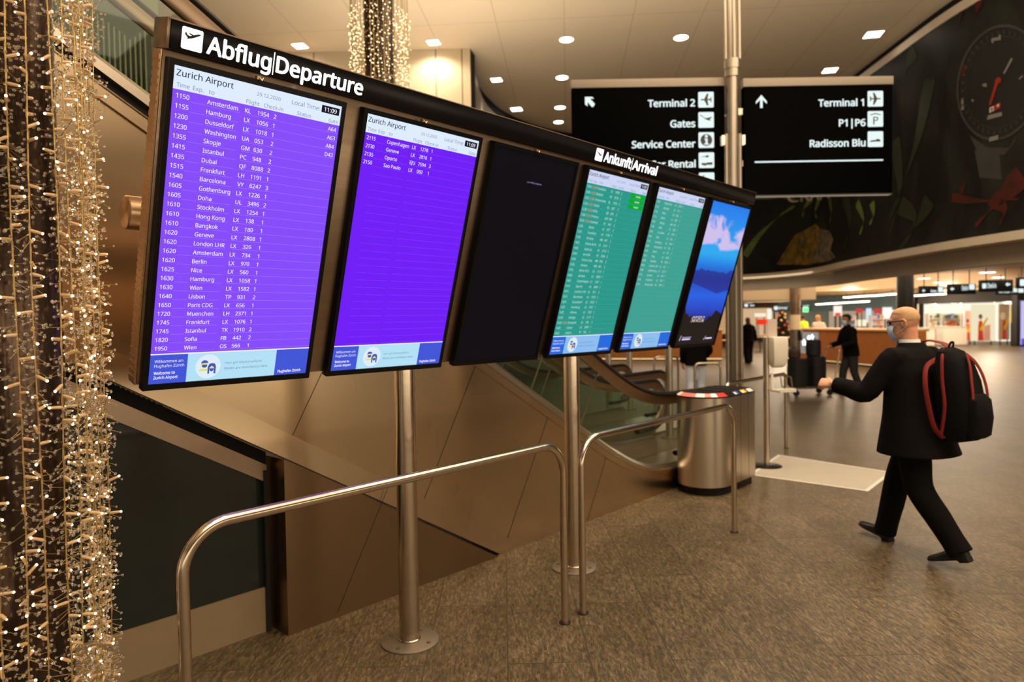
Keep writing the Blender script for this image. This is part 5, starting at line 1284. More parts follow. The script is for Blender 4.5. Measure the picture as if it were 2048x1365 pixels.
human('person', 'person in neon yellow vest beside the pale column, behind the desk', (P6.x, P6.y), math.radians(60), standing(0, 0, 1.0), dict(skin=SKIN2, coat=NEON, trousers=JEAN, shoe=LEATH, hair=HAIRB), fine=False, voxel=.018, coat=dict(rings=BASIC, name='vest'), hair=hair_cap(.014, .04, -.03))

# ------------------------------------------------------------------ luggage cart and bags, in front of person pushing it
cy = math.radians(138); CF = V((math.cos(cy), math.sin(cy), 0)); CO = V((P2.x, P2.y, 0)) + CF * .98
ct = thing('luggage_cart', 'steel luggage cart loaded with dark bags left of the pushing person', 'luggage cart', CO, (0, 0, cy - PI / 2))
mb = MB()
for x in (-.24, .24): mb.tube([(x, -.42, .17), (x, .50, .17)], .016, 10)
for y in (-.40, -.1, .2, .49): mb.tube([(-.24, y, .17), (.24, y, .17)], .012, 10)
mb.build('base_frame', STEEL, ct)
MB().box((-.22, -.40, .182), (.22, .48, .19)).build('deck', STEELV, ct, smooth=False)
mb = MB(); mb.tube(ubar([(-.27, -.42, .17), (-.27, -.56, 1.02), (.27, -.56, 1.02), (.27, -.42, .17)], .016, .06), .016, 10); mb.build('handle', STEEL, ct)
MB().tube([(-.24, .50, .17), (-.24, .53, .42), (.24, .53, .42), (.24, .50, .17)], .012, 10).build('front_guard', STEEL, ct)
MB().tube([(.27, .30, .17), (.27, .30, .98)], .012, 10).build('side_post', STEEL, ct)
for x in (-.22, .22):
    for y in (-.36, .40): MB().tube([(x - .02, y, .066), (x + .02, y, .066)], .064, 18).build('wheel', RUBBER, ct); MB().box((x - .026, y - .012, .066), (x + .026, y + .012, .168)).build('fork', DARKM, ct, smooth=False)
BAGM = mat('bag_black', rgb(16, 16, 17), .7, var=.2); BAGN = mat('bag_navy', rgb(24, 26, 40), .7, var=.2); BAGB = mat('bag_brown', rgb(70, 52, 42), .75, var=.3); BLUE = mat('strap_blue', rgb(40, 60, 150), .6)
def bag(label, x, y, z, dx, dy, dz, m, e=3.2, cat='suitcase', name='suitcase', wheels=True):
    p = CO + Matrix.Rotation(cy - PI / 2, 3, 'Z') @ V((x, y, 0)); t = thing(name, label, cat, (p.x, p.y, z), (0, 0, cy - PI / 2), 'bags on the luggage cart')
    mb = MB(); mb.eloft([(0, 0, 0, dx * .42, dy * .42), (.02, 0, 0, dx * .48, dy * .48), (dz * .5, 0, 0, dx * .5, dy * .5), (dz - .03, 0, 0, dx * .48, dy * .48), (dz, 0, 0, dx * .40, dy * .40)], 28, e); mb.build('shell', m, t)
    MB().tube(ubar([(-.07, 0, dz - .01), (-.07, 0, dz + .035), (.07, 0, dz + .035), (.07, 0, dz - .01)], .009, .02, 5), .009, 8).build('handle', BLACKP, t)
    MB().tube([(q[0], q[1], dz * .62) for q in [(dx * .505 * math.copysign(abs(math.cos(a)) ** (2 / e), math.cos(a)), dy * .505 * math.copysign(abs(math.sin(a)) ** (2 / e), math.sin(a))) for a in [2 * PI * i / 28 for i in range(28)]]], .004, 6, closed=True).build('zip', DARKM, t)
    return t
bag('tall black suitcase standing at the front of the luggage cart', -.02, .27, .191, .44, .36, .62, BAGM)
bag('black suitcase standing at the rear of the luggage cart', .0, -.17, .191, .44, .34, .66, BAGM)
bag('brown soft bag lying on the front suitcase of the cart', .0, .33, .815, .34, .22, .20, BAGB, 2.3, 'bag', 'soft_bag')
bb_ = bag('dark navy backpack on top of the rear suitcase of the cart', .02, -.12, .855, .36, .28, .36, BAGN, 2.4, 'bag', 'travel_bag')
MB().tube(catmull([(.10, -.14, .28), (.14, -.19, .18), (.12, -.20, .06), (.06, -.15, .02)], 6), .007, 8, b=.02).build('strap', BLUE, bb_)
# ================================================================== SHOPPING LEVEL behind
def placed(px, d_, z=0.0):
    p = at_d(px, 640, d_); return V((p.x, p.y, z))
def ztop(px, py, d_): return at_d(px, py, d_).z
def facing(name, label, cat, px0, px1, d_, group=None, z=0.0, d1=None):
    # thing whose local X runs along the photo's left-right direction at a real depth
    a = placed(px0, d_, z); b = placed(px1, d1 or d_, z); t = thing(name, label, cat, a, (0, 0, math.atan2(b.y - a.y, b.x - a.x)), group); return t, (b - a).length
# columns
t = thing('round_column', 'thick black column behind the head of the suited person', 'column', placed(1810.5, 20)); MB().tube([(0, 0, 0), (0, 0, SHOPZ)], .225, 32, ref=(1, 0, 0)).build('shaft', mat('column_black', rgb(22, 19, 17), .35), t); MB().lathe([(.24, 0), (.24, .12), (.226, .12)], 32).build('base_ring', DARKM, t)
t = thing('round_column', 'slim brown and cream column left of the wooden desk', 'column', placed(1590, 22.5)); cz = [0, .55, 1.30, 1.78, SHOPZ]
for z0, z1, m in ((0, 1.30, mat('column_steel', (.30, .26, .21, 1), .3, .9, var=.3, vscale=3)), (1.30, 1.78, mat('column_cream', rgb(240, 214, 176), .5)), (1.78, SHOPZ, mat('column_bronze', (.33, .22, .14, 1), .3, .8, var=.4, vscale=3))): MB().tube([(0, 0, z0), (0, 0, z1)], .165, 28, ref=(1, 0, 0)).build('shaft_section', m, t)
MB().box((-.12, -.20, .95), (.10, -.15, 1.28)).build('card_terminal', BLACKP, t, bevel=.01)
# information desk
A_ = V((27.185, 9.955, 0)); B_ = V((23.62, 5.52, 0)); L_ = (B_ - A_).length
dk = thing('information_desk', 'long honey wood information desk with pale top behind the luggage cart', 'desk', A_, (0, 0, math.atan2(B_.y - A_.y, B_.x - A_.x)))
GLOWB = emit('desk_base_light', rgb(255, 214, 150), 1.3)
MB().box((0, .02, .10), (L_, .8, 1.20)).build('front_panel', WOOD, dk, smooth=False)
for k in range(60): MB().box((.05 + k * L_ / 60, -.004, .12), (.05 + k * L_ / 60 + .05, .0198, 1.18)).build('front_slat', WOOD, dk, smooth=False)
MB().box((-.08, -.06, 1.20), (L_, .9, 1.27)).build('desk_top', WOODT, dk, bevel=.01); MB().box((.1, .1, 0), (L_, .8, .0995)).build('plinth', BLACKP, dk, smooth=False); MB().box((.1, .06, .075), (L_ - .1, .0995, .0995)).build('base_light', GLOWB, dk, smooth=False)
MB().box((.05, -.02, .30), (1.30, -.0045, 1.12)).build('display_window', emit('display_window_grey', rgb(150, 146, 138), .9), dk, smooth=False)
# small lit decorations in the desk's window
for k, (x, z, r) in enumerate(((.42, .72, .13), (.74, .90, .11), (.95, .93, .12), (1.15, .80, .06))):
    mb = MB(); pts = [(x + r * (1 if i % 2 == 0 else .5) * math.cos(PI / 2 + i * PI / 5), z + r * (1 if i % 2 == 0 else .5) * math.sin(PI / 2 + i * PI / 5)) for i in range(10)]
    mb.prism(pts, lambda a, b: (a, -.06, b), lambda a, b: (a, -.03, b)); mb.build('star_light', emit('star_light_glow', rgb(235, 245, 255), 3.0) if k == 0 else MC['star_light_glow'], dk, smooth=False)
A2 = V((23.6, 17.05, 0)); B2 = V((25.9, 12.5, 0)); L2 = (B2 - A2).length
dk2 = thing('information_desk', 'honey wood counter with lit base seen under the arrivals monitors', 'desk', A2, (0, 0, math.atan2(B2.y - A2.y, B2.x - A2.x)))
MB().box((0, 0, .10), (L2, .8, 1.20)).build('front_panel', WOOD, dk2, smooth=False); MB().box((-.05, -.05, 1.20), (L2 + .05, .9, 1.26)).build('desk_top', WOODT, dk2, smooth=False); MB().box((.1, .1, 0), (L2, .8, .0995)).build('plinth', BLACKP, dk2, smooth=False); MB().box((.0, .04, .06), (L2, .0995, .0995)).build('base_light', GLOWB, dk2, smooth=False)
for px, d_, lb in ((1337, 10.0, 'slim steel pole standing behind the escalators, under the paler teal monitor'), (1258, 13.2, 'slim steel pole behind the escalators, right of the second board post'), (1216, 12.6, 'slim steel pole behind the escalators nearest the second board post')):
    p = placed(px, d_); t = thing('steel_pole', lb, 'pole', p, group='steel poles behind the escalators'); MB().tube([(0, 0, 0), (0, 0, 3.0)], .055, 20, ref=(1, 0, 0)).build('tube', STEELV, t); MB().lathe([(.0, 0), (.12, 0), (.12, .012), (.0, .012)], 24).build('base_plate', STEELB, t)

# linear lights and downlights of the low ceiling
LINL = emit('linear_lamp', (1, .93, .80, 1), 8.0)
def linear(px0, px1, py0, py1, z, hh, label):
    a, b = at_z(px0, py0, z), at_z(px1, py1, z); 
    t = thing('linear_light', label, 'ceiling light', (a.x, a.y, z), (0, 0, math.atan2(b.y - a.y, b.x - a.x)), 'linear lights over the shops'); L_ = (b - a).length
    MB().box((0, -hh, 0), (L_, hh, .03)).build('diffuser', LINL, t, smooth=False); MB().box((-.02, -hh - .02, .0305), (L_ + .02, hh + .02, .07)).build('housing', WHITE, t, smooth=False)
    for x in (L_ * .2, L_ * .8): MB().tube([(x, 0, .07), (x, 0, SHOPZ - z - .002)], .012, 6).build('hanger', DARKM, t)
for a in ((1692, 1736, 596, 593, 2.72, .16, 'linear ceiling light left of the black column, first of two'), (1743, 1796, 593, 589, 2.72, .16, 'linear ceiling light touching the left side of the black column'), (1823, 1888, 593, 589, 2.72, .18, 'long linear ceiling light right of the black column'), (1970, 2018, 593, 590, 2.75, .10, 'linear ceiling light under the hanging signs at the right'), (2024, 2060, 590, 588, 2.75, .10, 'linear ceiling light at the right picture edge'), (1634, 1664, 610, 608, 2.38, .09, 'small linear light over the teal shop front, left'), (1668, 1700, 608, 606, 2.40, .09, 'small linear light over the teal shop front, middle'), (1704, 1736, 606, 604, 2.42, .09, 'small linear light over the teal shop front, right')): linear(*a)
for k, (px, py, r, lb) in enumerate(((1848, 557, .20, 'recessed low ceiling light above the first hanging sign'), (1876, 565, .17, 'recessed low ceiling light between the first two hanging signs'), (1896, 564, .09, 'tiny recessed light above the second hanging sign'), (1975, 545, .21, 'highest recessed low ceiling light at the right'), (1997, 555, .20, 'recessed low ceiling light near the right edge'), (2031, 569, .10, 'small recessed light between the last two hanging signs'), (1501, 605, .22, 'recessed light just right of the sign column'), (1548, 601, .26, 'bright recessed light right of the sign column, left of the pale column'), (1568, 605, .28, 'bright recessed light near the pale column'), (1606, 603, .24, 'recessed light right of the pale column'), (1624, 597, .22, 'recessed light above the desk person'), (1647, 599, .20, 'recessed light right of the desk person'), (1551, 611, .18, 'farther recessed light above the decorated tree'), (1532, 612, .2, 'farther recessed light left of the decorated tree'))):
    p = at_z(px, py, SHOPZ); downlight(p.x, p.y, SHOPZ, r, lb, 0, group='recessed lights of the low shop ceiling')
for k, (px, d_) in enumerate(((1880, 37.5), (1900, 30), (1700, 33), (1560, 36), (1980, 34))):
    p = placed(px, d_); l = bpy.data.lights.new('shop_spot', 'POINT'); l.energy = 170; l.color = (1, .86, .66); l.shadow_soft_size = .3; o = bpy.data.objects.new('shop_spot', l); o.location = (p.x, p.y, 2.6); COL.objects.link(o)

# hanging signs
SGB = mat('hanging_sign_black', rgb(16, 18, 18), .5, spec=.2)
def hang(px0, px1, py0, py1, d_, bits, label):
    t, W_ = facing('hanging_sign', label, 'sign', px0, px1, d_, 'small hanging signs over the shops', ztop((px0 + px1) / 2, py1, d_)); H = (py1 - py0) * d_ / FPX; K = d_ / FPX
    MB().box((0, 0, 0), (W_, .12, H)).build('panel', SGB, t, bevel=.006)
    for x in (W_ * .2, W_ * .8): MB().tube([(x, .06, H), (x, .06, SHOPZ - t.location.z)], .014, 8).build('hanger', DARKM, t)
    for b in bits:
        x0, x1, y0, y1 = [(b[0] - px0) * K, (b[1] - px0) * K, (py1 - b[3]) * K, (py1 - b[2]) * K]; mb = MB()
        if len(b) > 4 and b[4] == 'a': mb.add([(x0, -.004, (y0 + y1) / 2), ((x0 + x1) / 2, -.004, y0), ((x0 + x1) / 2, -.004, y0 + (y1 - y0) * .3), (x1, -.004, y0 + (y1 - y0) * .3), (x1, -.004, y0 + (y1 - y0) * .7), ((x0 + x1) / 2, -.004, y0 + (y1 - y0) * .7), ((x0 + x1) / 2, -.004, y1)], [tuple(range(7))]); nm = 'arrow'
        elif len(b) > 4 and b[4] == 't':
            put(mb, b[5], x0, y0, y1 - y0, x1 - x0, -.004, bold=.03); nm = 'lettering'
        else: rrect(mb, x0, y0, x1, y1, -.004, min(x1 - x0, y1 - y0) * .15); nm = 'pictogram'
        mb.build(nm, SGN, t, smooth=False)
hang(1841, 1888, 572, 588, 20, [(1844, 1850, 578, 585, 'a'), (1861, 1873, 580, 585, 't', 'Gates'), (1876, 1886, 574, 585)], 'leftmost small hanging sign, right of the black column')
hang(1898, 1952, 568, 589, 19.5, [(1900, 1908, 574, 582, 'a'), (1923, 1936, 572, 581, 't', 'Check-in'), (1938, 1949, 569, 580)], 'second small hanging sign from the black column')
hang(1962, 2026, 560, 584, 19, [(1964, 1972, 567, 577), (1974, 1992, 567, 576, 't', 'Check-in'), (2010, 2020, 565, 574, 'a')], 'third small hanging sign from the black column, arrow at its right')
hang(1992, 2052, 577, 590, 22, [(1997, 2024, 580, 586, 't', 'Arrival 1'), (2026, 2034, 577, 585), (2036, 2047, 578, 586)], 'lower small hanging sign partly behind the third one')
hang(2037, 2080, 555, 577, 18.5, [(2039, 2052, 559, 572), (2056, 2076, 561, 570, 't', 'Bus')], 'hanging sign cut by the right picture edge')
hang(1486, 1512, 606, 616, 45, [(1489, 1496, 608, 614), (1500, 1509, 609, 613, 't', 'Gates')], 'far small hanging sign right of the sign column')
hang(1545, 1578, 610, 622, 40, [(1548, 1556, 613, 620), (1558, 1575, 614, 619, 't', 'Bahnhof')], 'far hanging sign above the decorated tree')
hang(1603, 1622, 609, 622, 40, [(1606, 1619, 611, 617, 't', 'WC')], 'far hanging sign right of the pale column')
t, W_ = facing('exit_sign', 'small glowing green exit sign right of the pale column', 'sign', 1608, 1617, 39, None, ztop(1612, 624, 39)); MB().box((0, 0, 0), (W_, .08, .22)).build('lit_panel', emit('exit_green', rgb(90, 255, 140), 2.0), t, smooth=False); MB().box((-.03, .081, -.03), (W_ + .03, .14, .25)).build('casing', WHITE, t, smooth=False); MB().tube([(W_ / 2, .1, .25), (W_ / 2, .1, SHOPZ - t.location.z)], .012, 6).build('hanger', DARKM, t)

# right-hand shop front: white interior with a self-glowing back wall behind glass
D = 38.0
t, W_ = facing('storefront', 'bright white shop front with glass windows at the right', 'shop front', 1836, 2030, 40, None, 0.0, 37)
GLOWW = emit('lit_shop_back_wall', rgb(252, 244, 226), 1.15)  # the wall itself emits, in place of lamplight falling on it
MB().box((0, 1.6, 0), (W_, 1.7, 2.5)).build('back_wall', GLOWW, t, smooth=False); MB().box((0, -.05, 2.32), (W_, 1.6, SHOPZ - .001)).build('header', mat('shop_header_dark', rgb(58, 52, 46), .6), t, smooth=False)
MB().box((0, -.02, 0), (W_, .1, .18)).build('sill', mat('shop_sill', rgb(150, 146, 130), .5), t, smooth=False)
for x in (0, W_ * .14, W_ * .46, W_ * .80, W_): MB().box((x - .03, -.02, .18), (x + .03, .06, 2.32)).build('mullion', STEELV, t, smooth=False)
MB().quad((0, .02, .18), (W_, .02, .18), (W_, .02, 2.32), (0, .02, 2.32)).build('window_glass', GLASSC, t, smooth=False)
def flat(name, label, cat, px0, px1, py0, py1, d_, m, group=None, depth=.06):
    cat = 'light panel' if name == 'lit_panel' and 'sign ' not in label else cat
    t, W_ = facing(name, label, cat, px0, px1, d_, group, ztop((px0 + px1) / 2, py1, d_)); H = (py1 - py0) * d_ / FPX
    MB().box((0, 0, 0), (W_, depth, H)).build('panel', m, t, smooth=False)
    zz = t.location.z
    if zz > .06:
        for x in (W_ * .15, W_ * .85): MB().box((x - .02, depth * .3, -zz + .001), (x + .02, depth * .9, -.0005)).build('stand', DARKM, t, smooth=False)
    return t, W_, H
POSTW = emit('poster_lit_cream', rgb(244, 234, 196), .95)
DRED = mat('poster_red', rgb(224, 70, 50), .6); DYEL = mat('poster_yellow', rgb(232, 208, 30), .6); DSK = mat('poster_skin', rgb(176, 112, 84), .6); DPINK = mat('poster_pink', rgb(244, 190, 176), .6); DHAIR = mat('poster_hair', rgb(70, 40, 30), .6)
def fig(t, x, W_, H, s=1.0):
    mb = MB(); poly(mb, [(x - .14 * s, .0), (x + .16 * s, .0), (x + .13 * s, H * .42), (x + .09 * s, H * .55), (x - .08 * s, H * .55), (x - .12 * s, H * .42)], -.004); mb.build('printed_dress', DRED, t, smooth=False)
    mb = MB(); mb.disc((x, -.005, H * .66), .10 * s, 16, 'y', .14 * s); mb.build('printed_hair', DHAIR, t, smooth=False); mb = MB(); mb.disc((x, -.006, H * .64), .06 * s, 16, 'y', .09 * s); mb.build('printed_face', DSK, t, smooth=False)
    mb = MB(); poly(mb, [(x - .06 * s, H * .32), (x + .06 * s, H * .26), (x + .42 * s, H * .62), (x + .34 * s, H * .64)], -.007); mb.build('printed_sash', DYEL, t, smooth=False)
t, W_, H = flat('window_poster', 'cream lit window poster with a figure in red dress and yellow sash', 'poster', 1943, 1990, 609, 682, 37.4, POSTW); fig(t, W_ * .38, W_, H); mb = MB(); poly(mb, [(W_ * .5, 0), (W_ * .8, 0), (W_ * .8, H * .45), (W_ * .52, H * .40)], -.003); mb.build('printed_pink_field', DPINK, t, smooth=False)
t, W_, H = flat('window_poster', 'narrow window poster with red dress figure left of the cream one', 'poster', 1930, 1942, 622, 682, 37.6, DPINK); fig(t, W_ * .45, W_, H, .8)
t, W_, H = flat('window_poster', 'window poster with red and white figure beside the dark pillar', 'poster', 1998, 2019, 608, 680, 37.0, mat('poster_grey', rgb(190, 172, 146), .6)); fig(t, W_ * .5, W_, H, .7)
mb = MB(); mb.disc((W_ * .35, -.009, H * .66), .15, 16, 'y', .2); mb.build('printed_white_shirt', WHITEW, t, smooth=False)
flat('yellow_banner', 'upright yellow banner beside the dark pillar at the right', 'banner', 2022, 2029, 610, 646, 36.8, mat('banner_yellow', rgb(236, 206, 40), .6))
t = thing('square_pillar', 'dark square pillar near the right picture edge', 'column', placed(2036, 35.6)); t.rotation_euler.z = FACE; MB().box((-.19, -.19, 0), (.19, .19, SHOPZ)).build('shaft', mat('pillar_dark', rgb(40, 36, 34), .5), t, smooth=False); MB().box((-.21, -.21, 0), (.21, .21, .15)).build('base', DARKM, t, smooth=False)
t, W_, H = flat('light_box', 'tall lilac light box at the right picture edge', 'sign', 2043, 2075, 602, 690, 35, emit('lightbox_lilac', rgb(196, 190, 244), 1.0)); MB().box((0, -.01, 0), (W_, -.001, .32)).build('purple_base', emit('lightbox_purple', rgb(90, 80, 214), 1.0), t, smooth=False); MB().box((-.05, .0605, -.5), (W_ + .05, .12, H + .05)).build('casing', DARKM, t, smooth=False)
# counters and shelves in the white shop
def shelf_unit(px0, px1, d_, h, label, rows, seed):
    rd = random.Random(seed); t, W_ = facing('display_shelf', label, 'shelf', px0, px1, d_, 'display shelves in the shops')
    MB().box((0, .34, 0), (W_, .38, h)).build('back', WHITEW, t, smooth=False)
    for x in (0, W_ - .03): MB().box((x, 0, 0), (x + .03, .34, h)).build('side', WHITEW, t, smooth=False)
    zs = [h * (k + .4) / rows for k in range(rows)]
    for z in zs: MB().box((.03, 0, z - .03), (W_ - .03, .34, z)).build('shelf_board', WHITEW, t, smooth=False)
    return t, W_, zs
PROD = [mat('product_' + n, rgb(*c), .5) for n, c in (('lilac', (150, 130, 214)), ('black', (36, 34, 36)), ('red', (206, 62, 46)), ('cream', (240, 226, 196)), ('blue', (110, 160, 220)), ('gold', (204, 164, 90)), ('green', (96, 120, 70)), ('pink', (240, 196, 190)))]
def goods(t, W_, zs, n, seed, label, hs=(.12, .28)):
    rd = random.Random(seed); R = Matrix.Rotation(t.rotation_euler.z, 3, 'Z')
    for z in zs:
        for k in range(n):
            w_ = W_ / n; p = V(t.location) + R @ V((.06 + (k + .5) * (W_ - .12) / n, .14, 0)); h = rd.uniform(*hs); m = rd.choice(PROD); cn = m.name.split('_')[1]
            g = thing('shop_product', 'small %s product box on the %s' % (cn, label), 'product', (p.x, p.y, z + t.location.z + .001), (0, 0, t.rotation_euler.z), 'products on the ' + label)
            b = rd.uniform(.55, .8) * w_; MB().box((-b / 2, -.06, 0), (b / 2, .06, h)).build('pack', m, g, smooth=False); MB().box((-b / 2 - .003, -.063, h * .3), (b / 2 + .003, .063, h * .55)).build('wrap_label', PROD[(PROD.index(m) + 3) % 8], g, smooth=False)
u = shelf_unit(1858, 1884, 39.2, 1.75, 'white display shelf at the left of the white shop', 4, 1); goods(*u, 4, 11, 'white shop left shelf')
u = shelf_unit(1888, 1926, 39.6, 1.70, 'wide white display shelf in the middle of the white shop', 4, 2); goods(*u, 5, 12, 'white shop middle shelf')
for px0, px1, d_, h, lb in ((1845, 1870, 36.2, 1.02, 'white low counter left in front of the white shop window'), (1886, 1934, 36.6, 1.05, 'wide white counter in front of the white shop window')):
    t, W_ = facing('sales_counter', lb, 'counter', px0, px1, d_, 'white counters of the shop'); MB().box((0, 0, .08), (W_, .6, h - .05)).build('front', WHITEW, t, smooth=False); MB().box((-.04, -.04, h - .049), (W_ + .04, .64, h)).build('top', WHITE, t, smooth=False); MB().box((.04, .04, 0), (W_ - .04, .56, .0795)).build('plinth', FASC, t, smooth=False)
# teal shop front behind the desk
t, W_ = facing('storefront', 'shop front with teal header behind the wooden desk', 'shop front', 1556, 1800, 43, None, 0.0, 41)
MB().box((0, 2.2, 0), (W_, 2.3, 2.5)).build('back_wall', emit('lit_teal_shop_back', rgb(214, 188, 160), .62), t, smooth=False); MB().box((0, -.05, 2.0), (W_, 2.2, SHOPZ - .001)).build('header', mat('shop_header_teal', rgb(78, 98, 100), .6), t, smooth=False); MB().box((0, -.04, 0), (W_ * .42, .05, 2.0)).build('side_panel', mat('shop_panel_teal', rgb(98, 108, 100), .6), t, smooth=False)  # back wall made to glow, standing in for a lit interior
for x in (W_ * .42, W_ * .66, W_): MB().box((x - .05, -.03, 0), (x + .05, .05, 2.0)).build('mullion', DARKM, t, smooth=False)
for px0, px1, py0, py1, c, lb in ((1668, 1684, 612, 632, (246, 236, 224), 'white lit shop panel left of the cart person'), (1671, 1681, 626, 633, (222, 76, 50), 'red sign low on the white lit shop panel'), (1713, 1726, 618, 626, (206, 48, 40), 'red shop sign right of the head of the cart person'), (1733, 1743, 617, 646, (206, 222, 232), 'pale blue upright light panel in the teal shop'), (1749, 1764, 618, 627, (198, 50, 44), 'red shop sign left of the black column'), (1766, 1795, 615, 638, (250, 246, 236), 'white lit panel beside the black column'), (1704, 1733, 640, 653, (255, 238, 200), 'glowing cream showcase right of the cart person')):
    flat('lit_panel', lb, 'sign', px0, px1, py0, py1, 41.2 - (px0 % 7) * .06, emit('lit_panel_' + str(px0), rgb(*c), 1.1))
u = shelf_unit(1690, 1712, 40.4, 1.70, 'shelf with products behind the cart person', 5, 5); goods(*u, 4, 15, 'teal shop left shelf', (.14, .26))
u = shelf_unit(1744, 1768, 40.2, 1.70, 'shelf with products left of the black column', 5, 6); goods(*u, 4, 16, 'teal shop right shelf', (.14, .26))
# far cafe and shops left of the pale column
flat('lit_panel', 'far cream lit shop wall right of the sign column', 'sign', 1486, 1546, 617, 672, 48, emit('far_cream_light', rgb(226, 190, 148), .85))  # a wall given its own glow so that it looks lit
flat('lit_panel', 'far red sign between the sign column and the decorated tree', 'sign', 1514, 1534, 639, 650, 46, emit('far_red_light', rgb(236, 54, 24), 1.1))
flat('lit_panel', 'far white menu board above the red sign', 'sign', 1510, 1532, 627, 634, 46.5, emit('far_white_light', rgb(246, 232, 206), 1.1))
flat('lit_panel', 'far white lit column panel left of the tree', 'sign', 1535, 1543, 618, 650, 46.6, emit('far_white_panel', rgb(250, 238, 220), 1.1))
flat('lit_panel', 'far cream lit shop wall seen between the board and the sign column', 'sign', 1436, 1482, 612, 668, 40, emit('far_cream_light_left', rgb(206, 160, 110), .85))  # another plain wall with the light put in as emission
flat('lit_panel', 'far teal wall panel above the decorated tree', 'sign', 1553, 1582, 622, 660, 50, mat('far_teal_wall', rgb(110, 120, 104), .6))
for k, (px, d_) in enumerate(((1452, 30), (1466, 33), (1520, 34), (1534, 37))):
    t = thing('cafe_table', ['round cafe table nearest the right end of the board', 'round cafe table just left of the sign column', 'far round cafe table behind the person in black', 'far round cafe table left of the sanitizer stand card'][k], 'table', placed(px, d_), group='far cafe tables')
    MB().lathe([(0, .72), (.34, .72), (.36, .735), (.34, .75), (0, .75)], 28).build('table_top', WOODT, t); MB().tube([(0, 0, .02), (0, 0, .72)], .03, 12).build('stem', DARKM, t); MB().lathe([(0, 0), (.24, 0), (.22, .02), (0, .02)], 24).build('foot', DARKM, t)
# decorated tree
tp = placed(1563, 34); tr = thing('christmas_tree', 'decorated dark green tree with orange baubles left of the pale column', 'christmas tree', tp)
rd = random.Random(3); mb = MB()
MB().tube([(0, 0, 0), (0, 0, .5)], .06, 10).build('trunk', mat('bark', rgb(60, 42, 28), .8), tr)
for k in range(900):
    z = rd.uniform(.28, 2.05); R_ = .50 * (1 - (z - .28) / 1.85) ** .85 + .04; a = rd.uniform(0, 2 * PI); r0 = R_ * rd.uniform(.3, .75); r1 = min(R_, r0 + .22); d = V((math.cos(a), math.sin(a), 0)); s = V((-d.y, d.x, 0)) * .03
    p0 = d * r0 + V((0, 0, z + .04)); p1 = d * r1 + V((0, 0, z - .05)); mb.add([p0 - s, p0 + s, p1 + s * .5 + V((0, 0, .03)), p1 - s * .5 + V((0, 0, .03)), p0 + V((0, 0, .04)), p1 - V((0, 0, .02))], [(0, 1, 2, 3), (4, 1, 2, 5), (0, 4, 5, 3)])
mb.build('needles', mat('fir_green', rgb(30, 44, 26), .8, var=.4, vscale=6), tr, smooth=False)
OB = [mat('bauble_orange', rgb(226, 120, 40), .25), mat('bauble_gold', rgb(236, 190, 110), .25, .6), mat('bauble_red', rgb(190, 60, 40), .25)]
base_b = [MB().sphere((0, 0, 0), .055, 12, 8).mesh('bauble', m) for m in OB]
for k in range(34):
    z = .36 + 1.6 * k / 34; R_ = .50 * (1 - (z - .28) / 1.85) ** .85 + .05; a = k * 2.4; o = bpy.data.objects.new('bauble', base_b[k % 3]); o.location = (R_ * math.cos(a), R_ * math.sin(a), z); o.parent = tr; COL.objects.link(o)
# ================================================================== LIGHT GARLANDS
LEDC = mat('led_cap_amber', rgb(240, 208, 160), .3, trans=.35, spec=.6, var=.1); LEDT = emit('led_tip_glow', (1.0, .78, .50, 1), 7.0); LEDF = emit('far_led_glow', (1.0, .74, .42, 1), 4.5); LEDO = mat('led_tip_unlit', rgb(250, 226, 190), .3)
GOLDW = mat('gold_wire', (.62, .44, .18, 1), .35, .85, var=.3, vscale=60, bump=.3, bscale=300); BEAD = mat('glass_bead', (.98, .93, .84, 1), .04, trans=.92, ior=1.42)
mb = MB(); mb.m = 0; mb.tube([(0, 0, 0), (.006, 0, 0), (.030, 0, 0), (.036, 0, 0)], [.0034, .0054, .0046, .0030], 8); mb.m = 1; mb.sphere((.0370, 0, 0), .0040, 8, 6)
LED_M = mb.mesh('led_light', [LEDC, LEDT])
mb = MB(); mb.m = 0; mb.tube([(0, 0, 0), (.006, 0, 0), (.028, 0, 0), (.033, 0, 0)], [.0034, .0054, .0046, .0030], 8); mb.m = 1; mb.sphere((.0335, 0, 0), .0026, 6, 5)
LED_S = mb.mesh('led_light', [LEDC, LEDT])
g1 = at_d(36, 640, 2.3); GC = V((g1.x, g1.y, 0)); RG = .233
cp = thing('garland_column', 'dark polished column wrapped in light garlands at the left edge', 'column', GC)
MB().tube([(0, 0, 0), (0, 0, HALLZ)], .128, 48, ref=(1, 0, 0)).build('shaft', mat('column_dark_bronze', (.085, .055, .04, 1), .18, .85, var=.4, vscale=5), cp, ang=60)
MB().lathe([(.13, 3.9), (RG + .02, 3.9), (RG + .02, 3.93), (.13, 3.93)], 48).build('hanging_ring', COPPER, cp)
rd = random.Random(21)
ANG = []
camdir = math.atan2(-GC.y, -GC.x)
NS = 27
names = ['']
for k in range(NS):
    a = 2 * PI * k / NS + rd.uniform(-.09, .09); rr_ = RG + rd.uniform(-.025, .012)
    p = GC + V((rr_ * math.cos(a), rr_ * math.sin(a), 0)); rel = p - CAM; lat = rel.dot(VR) / rel.dot(VD); dist = rel.dot(VD)
    px = 1024 + lat * FPX
    side = 'front' if dist < 2.25 else 'back'
    ANG.append((px, side, p, a))
rank = {'front': sorted([q for q in ANG if q[1] == 'front'], key=lambda q: -q[0]), 'back': sorted([q for q in ANG if q[1] == 'back'], key=lambda q: -q[0])}
ORD = ['first', 'second', 'third', 'fourth', 'fifth', 'sixth', 'seventh', 'eighth', 'ninth', 'tenth', 'eleventh', 'twelfth', 'thirteenth', 'fourteenth', 'fifteenth', 'sixteenth', 'seventeenth', 'eighteenth']
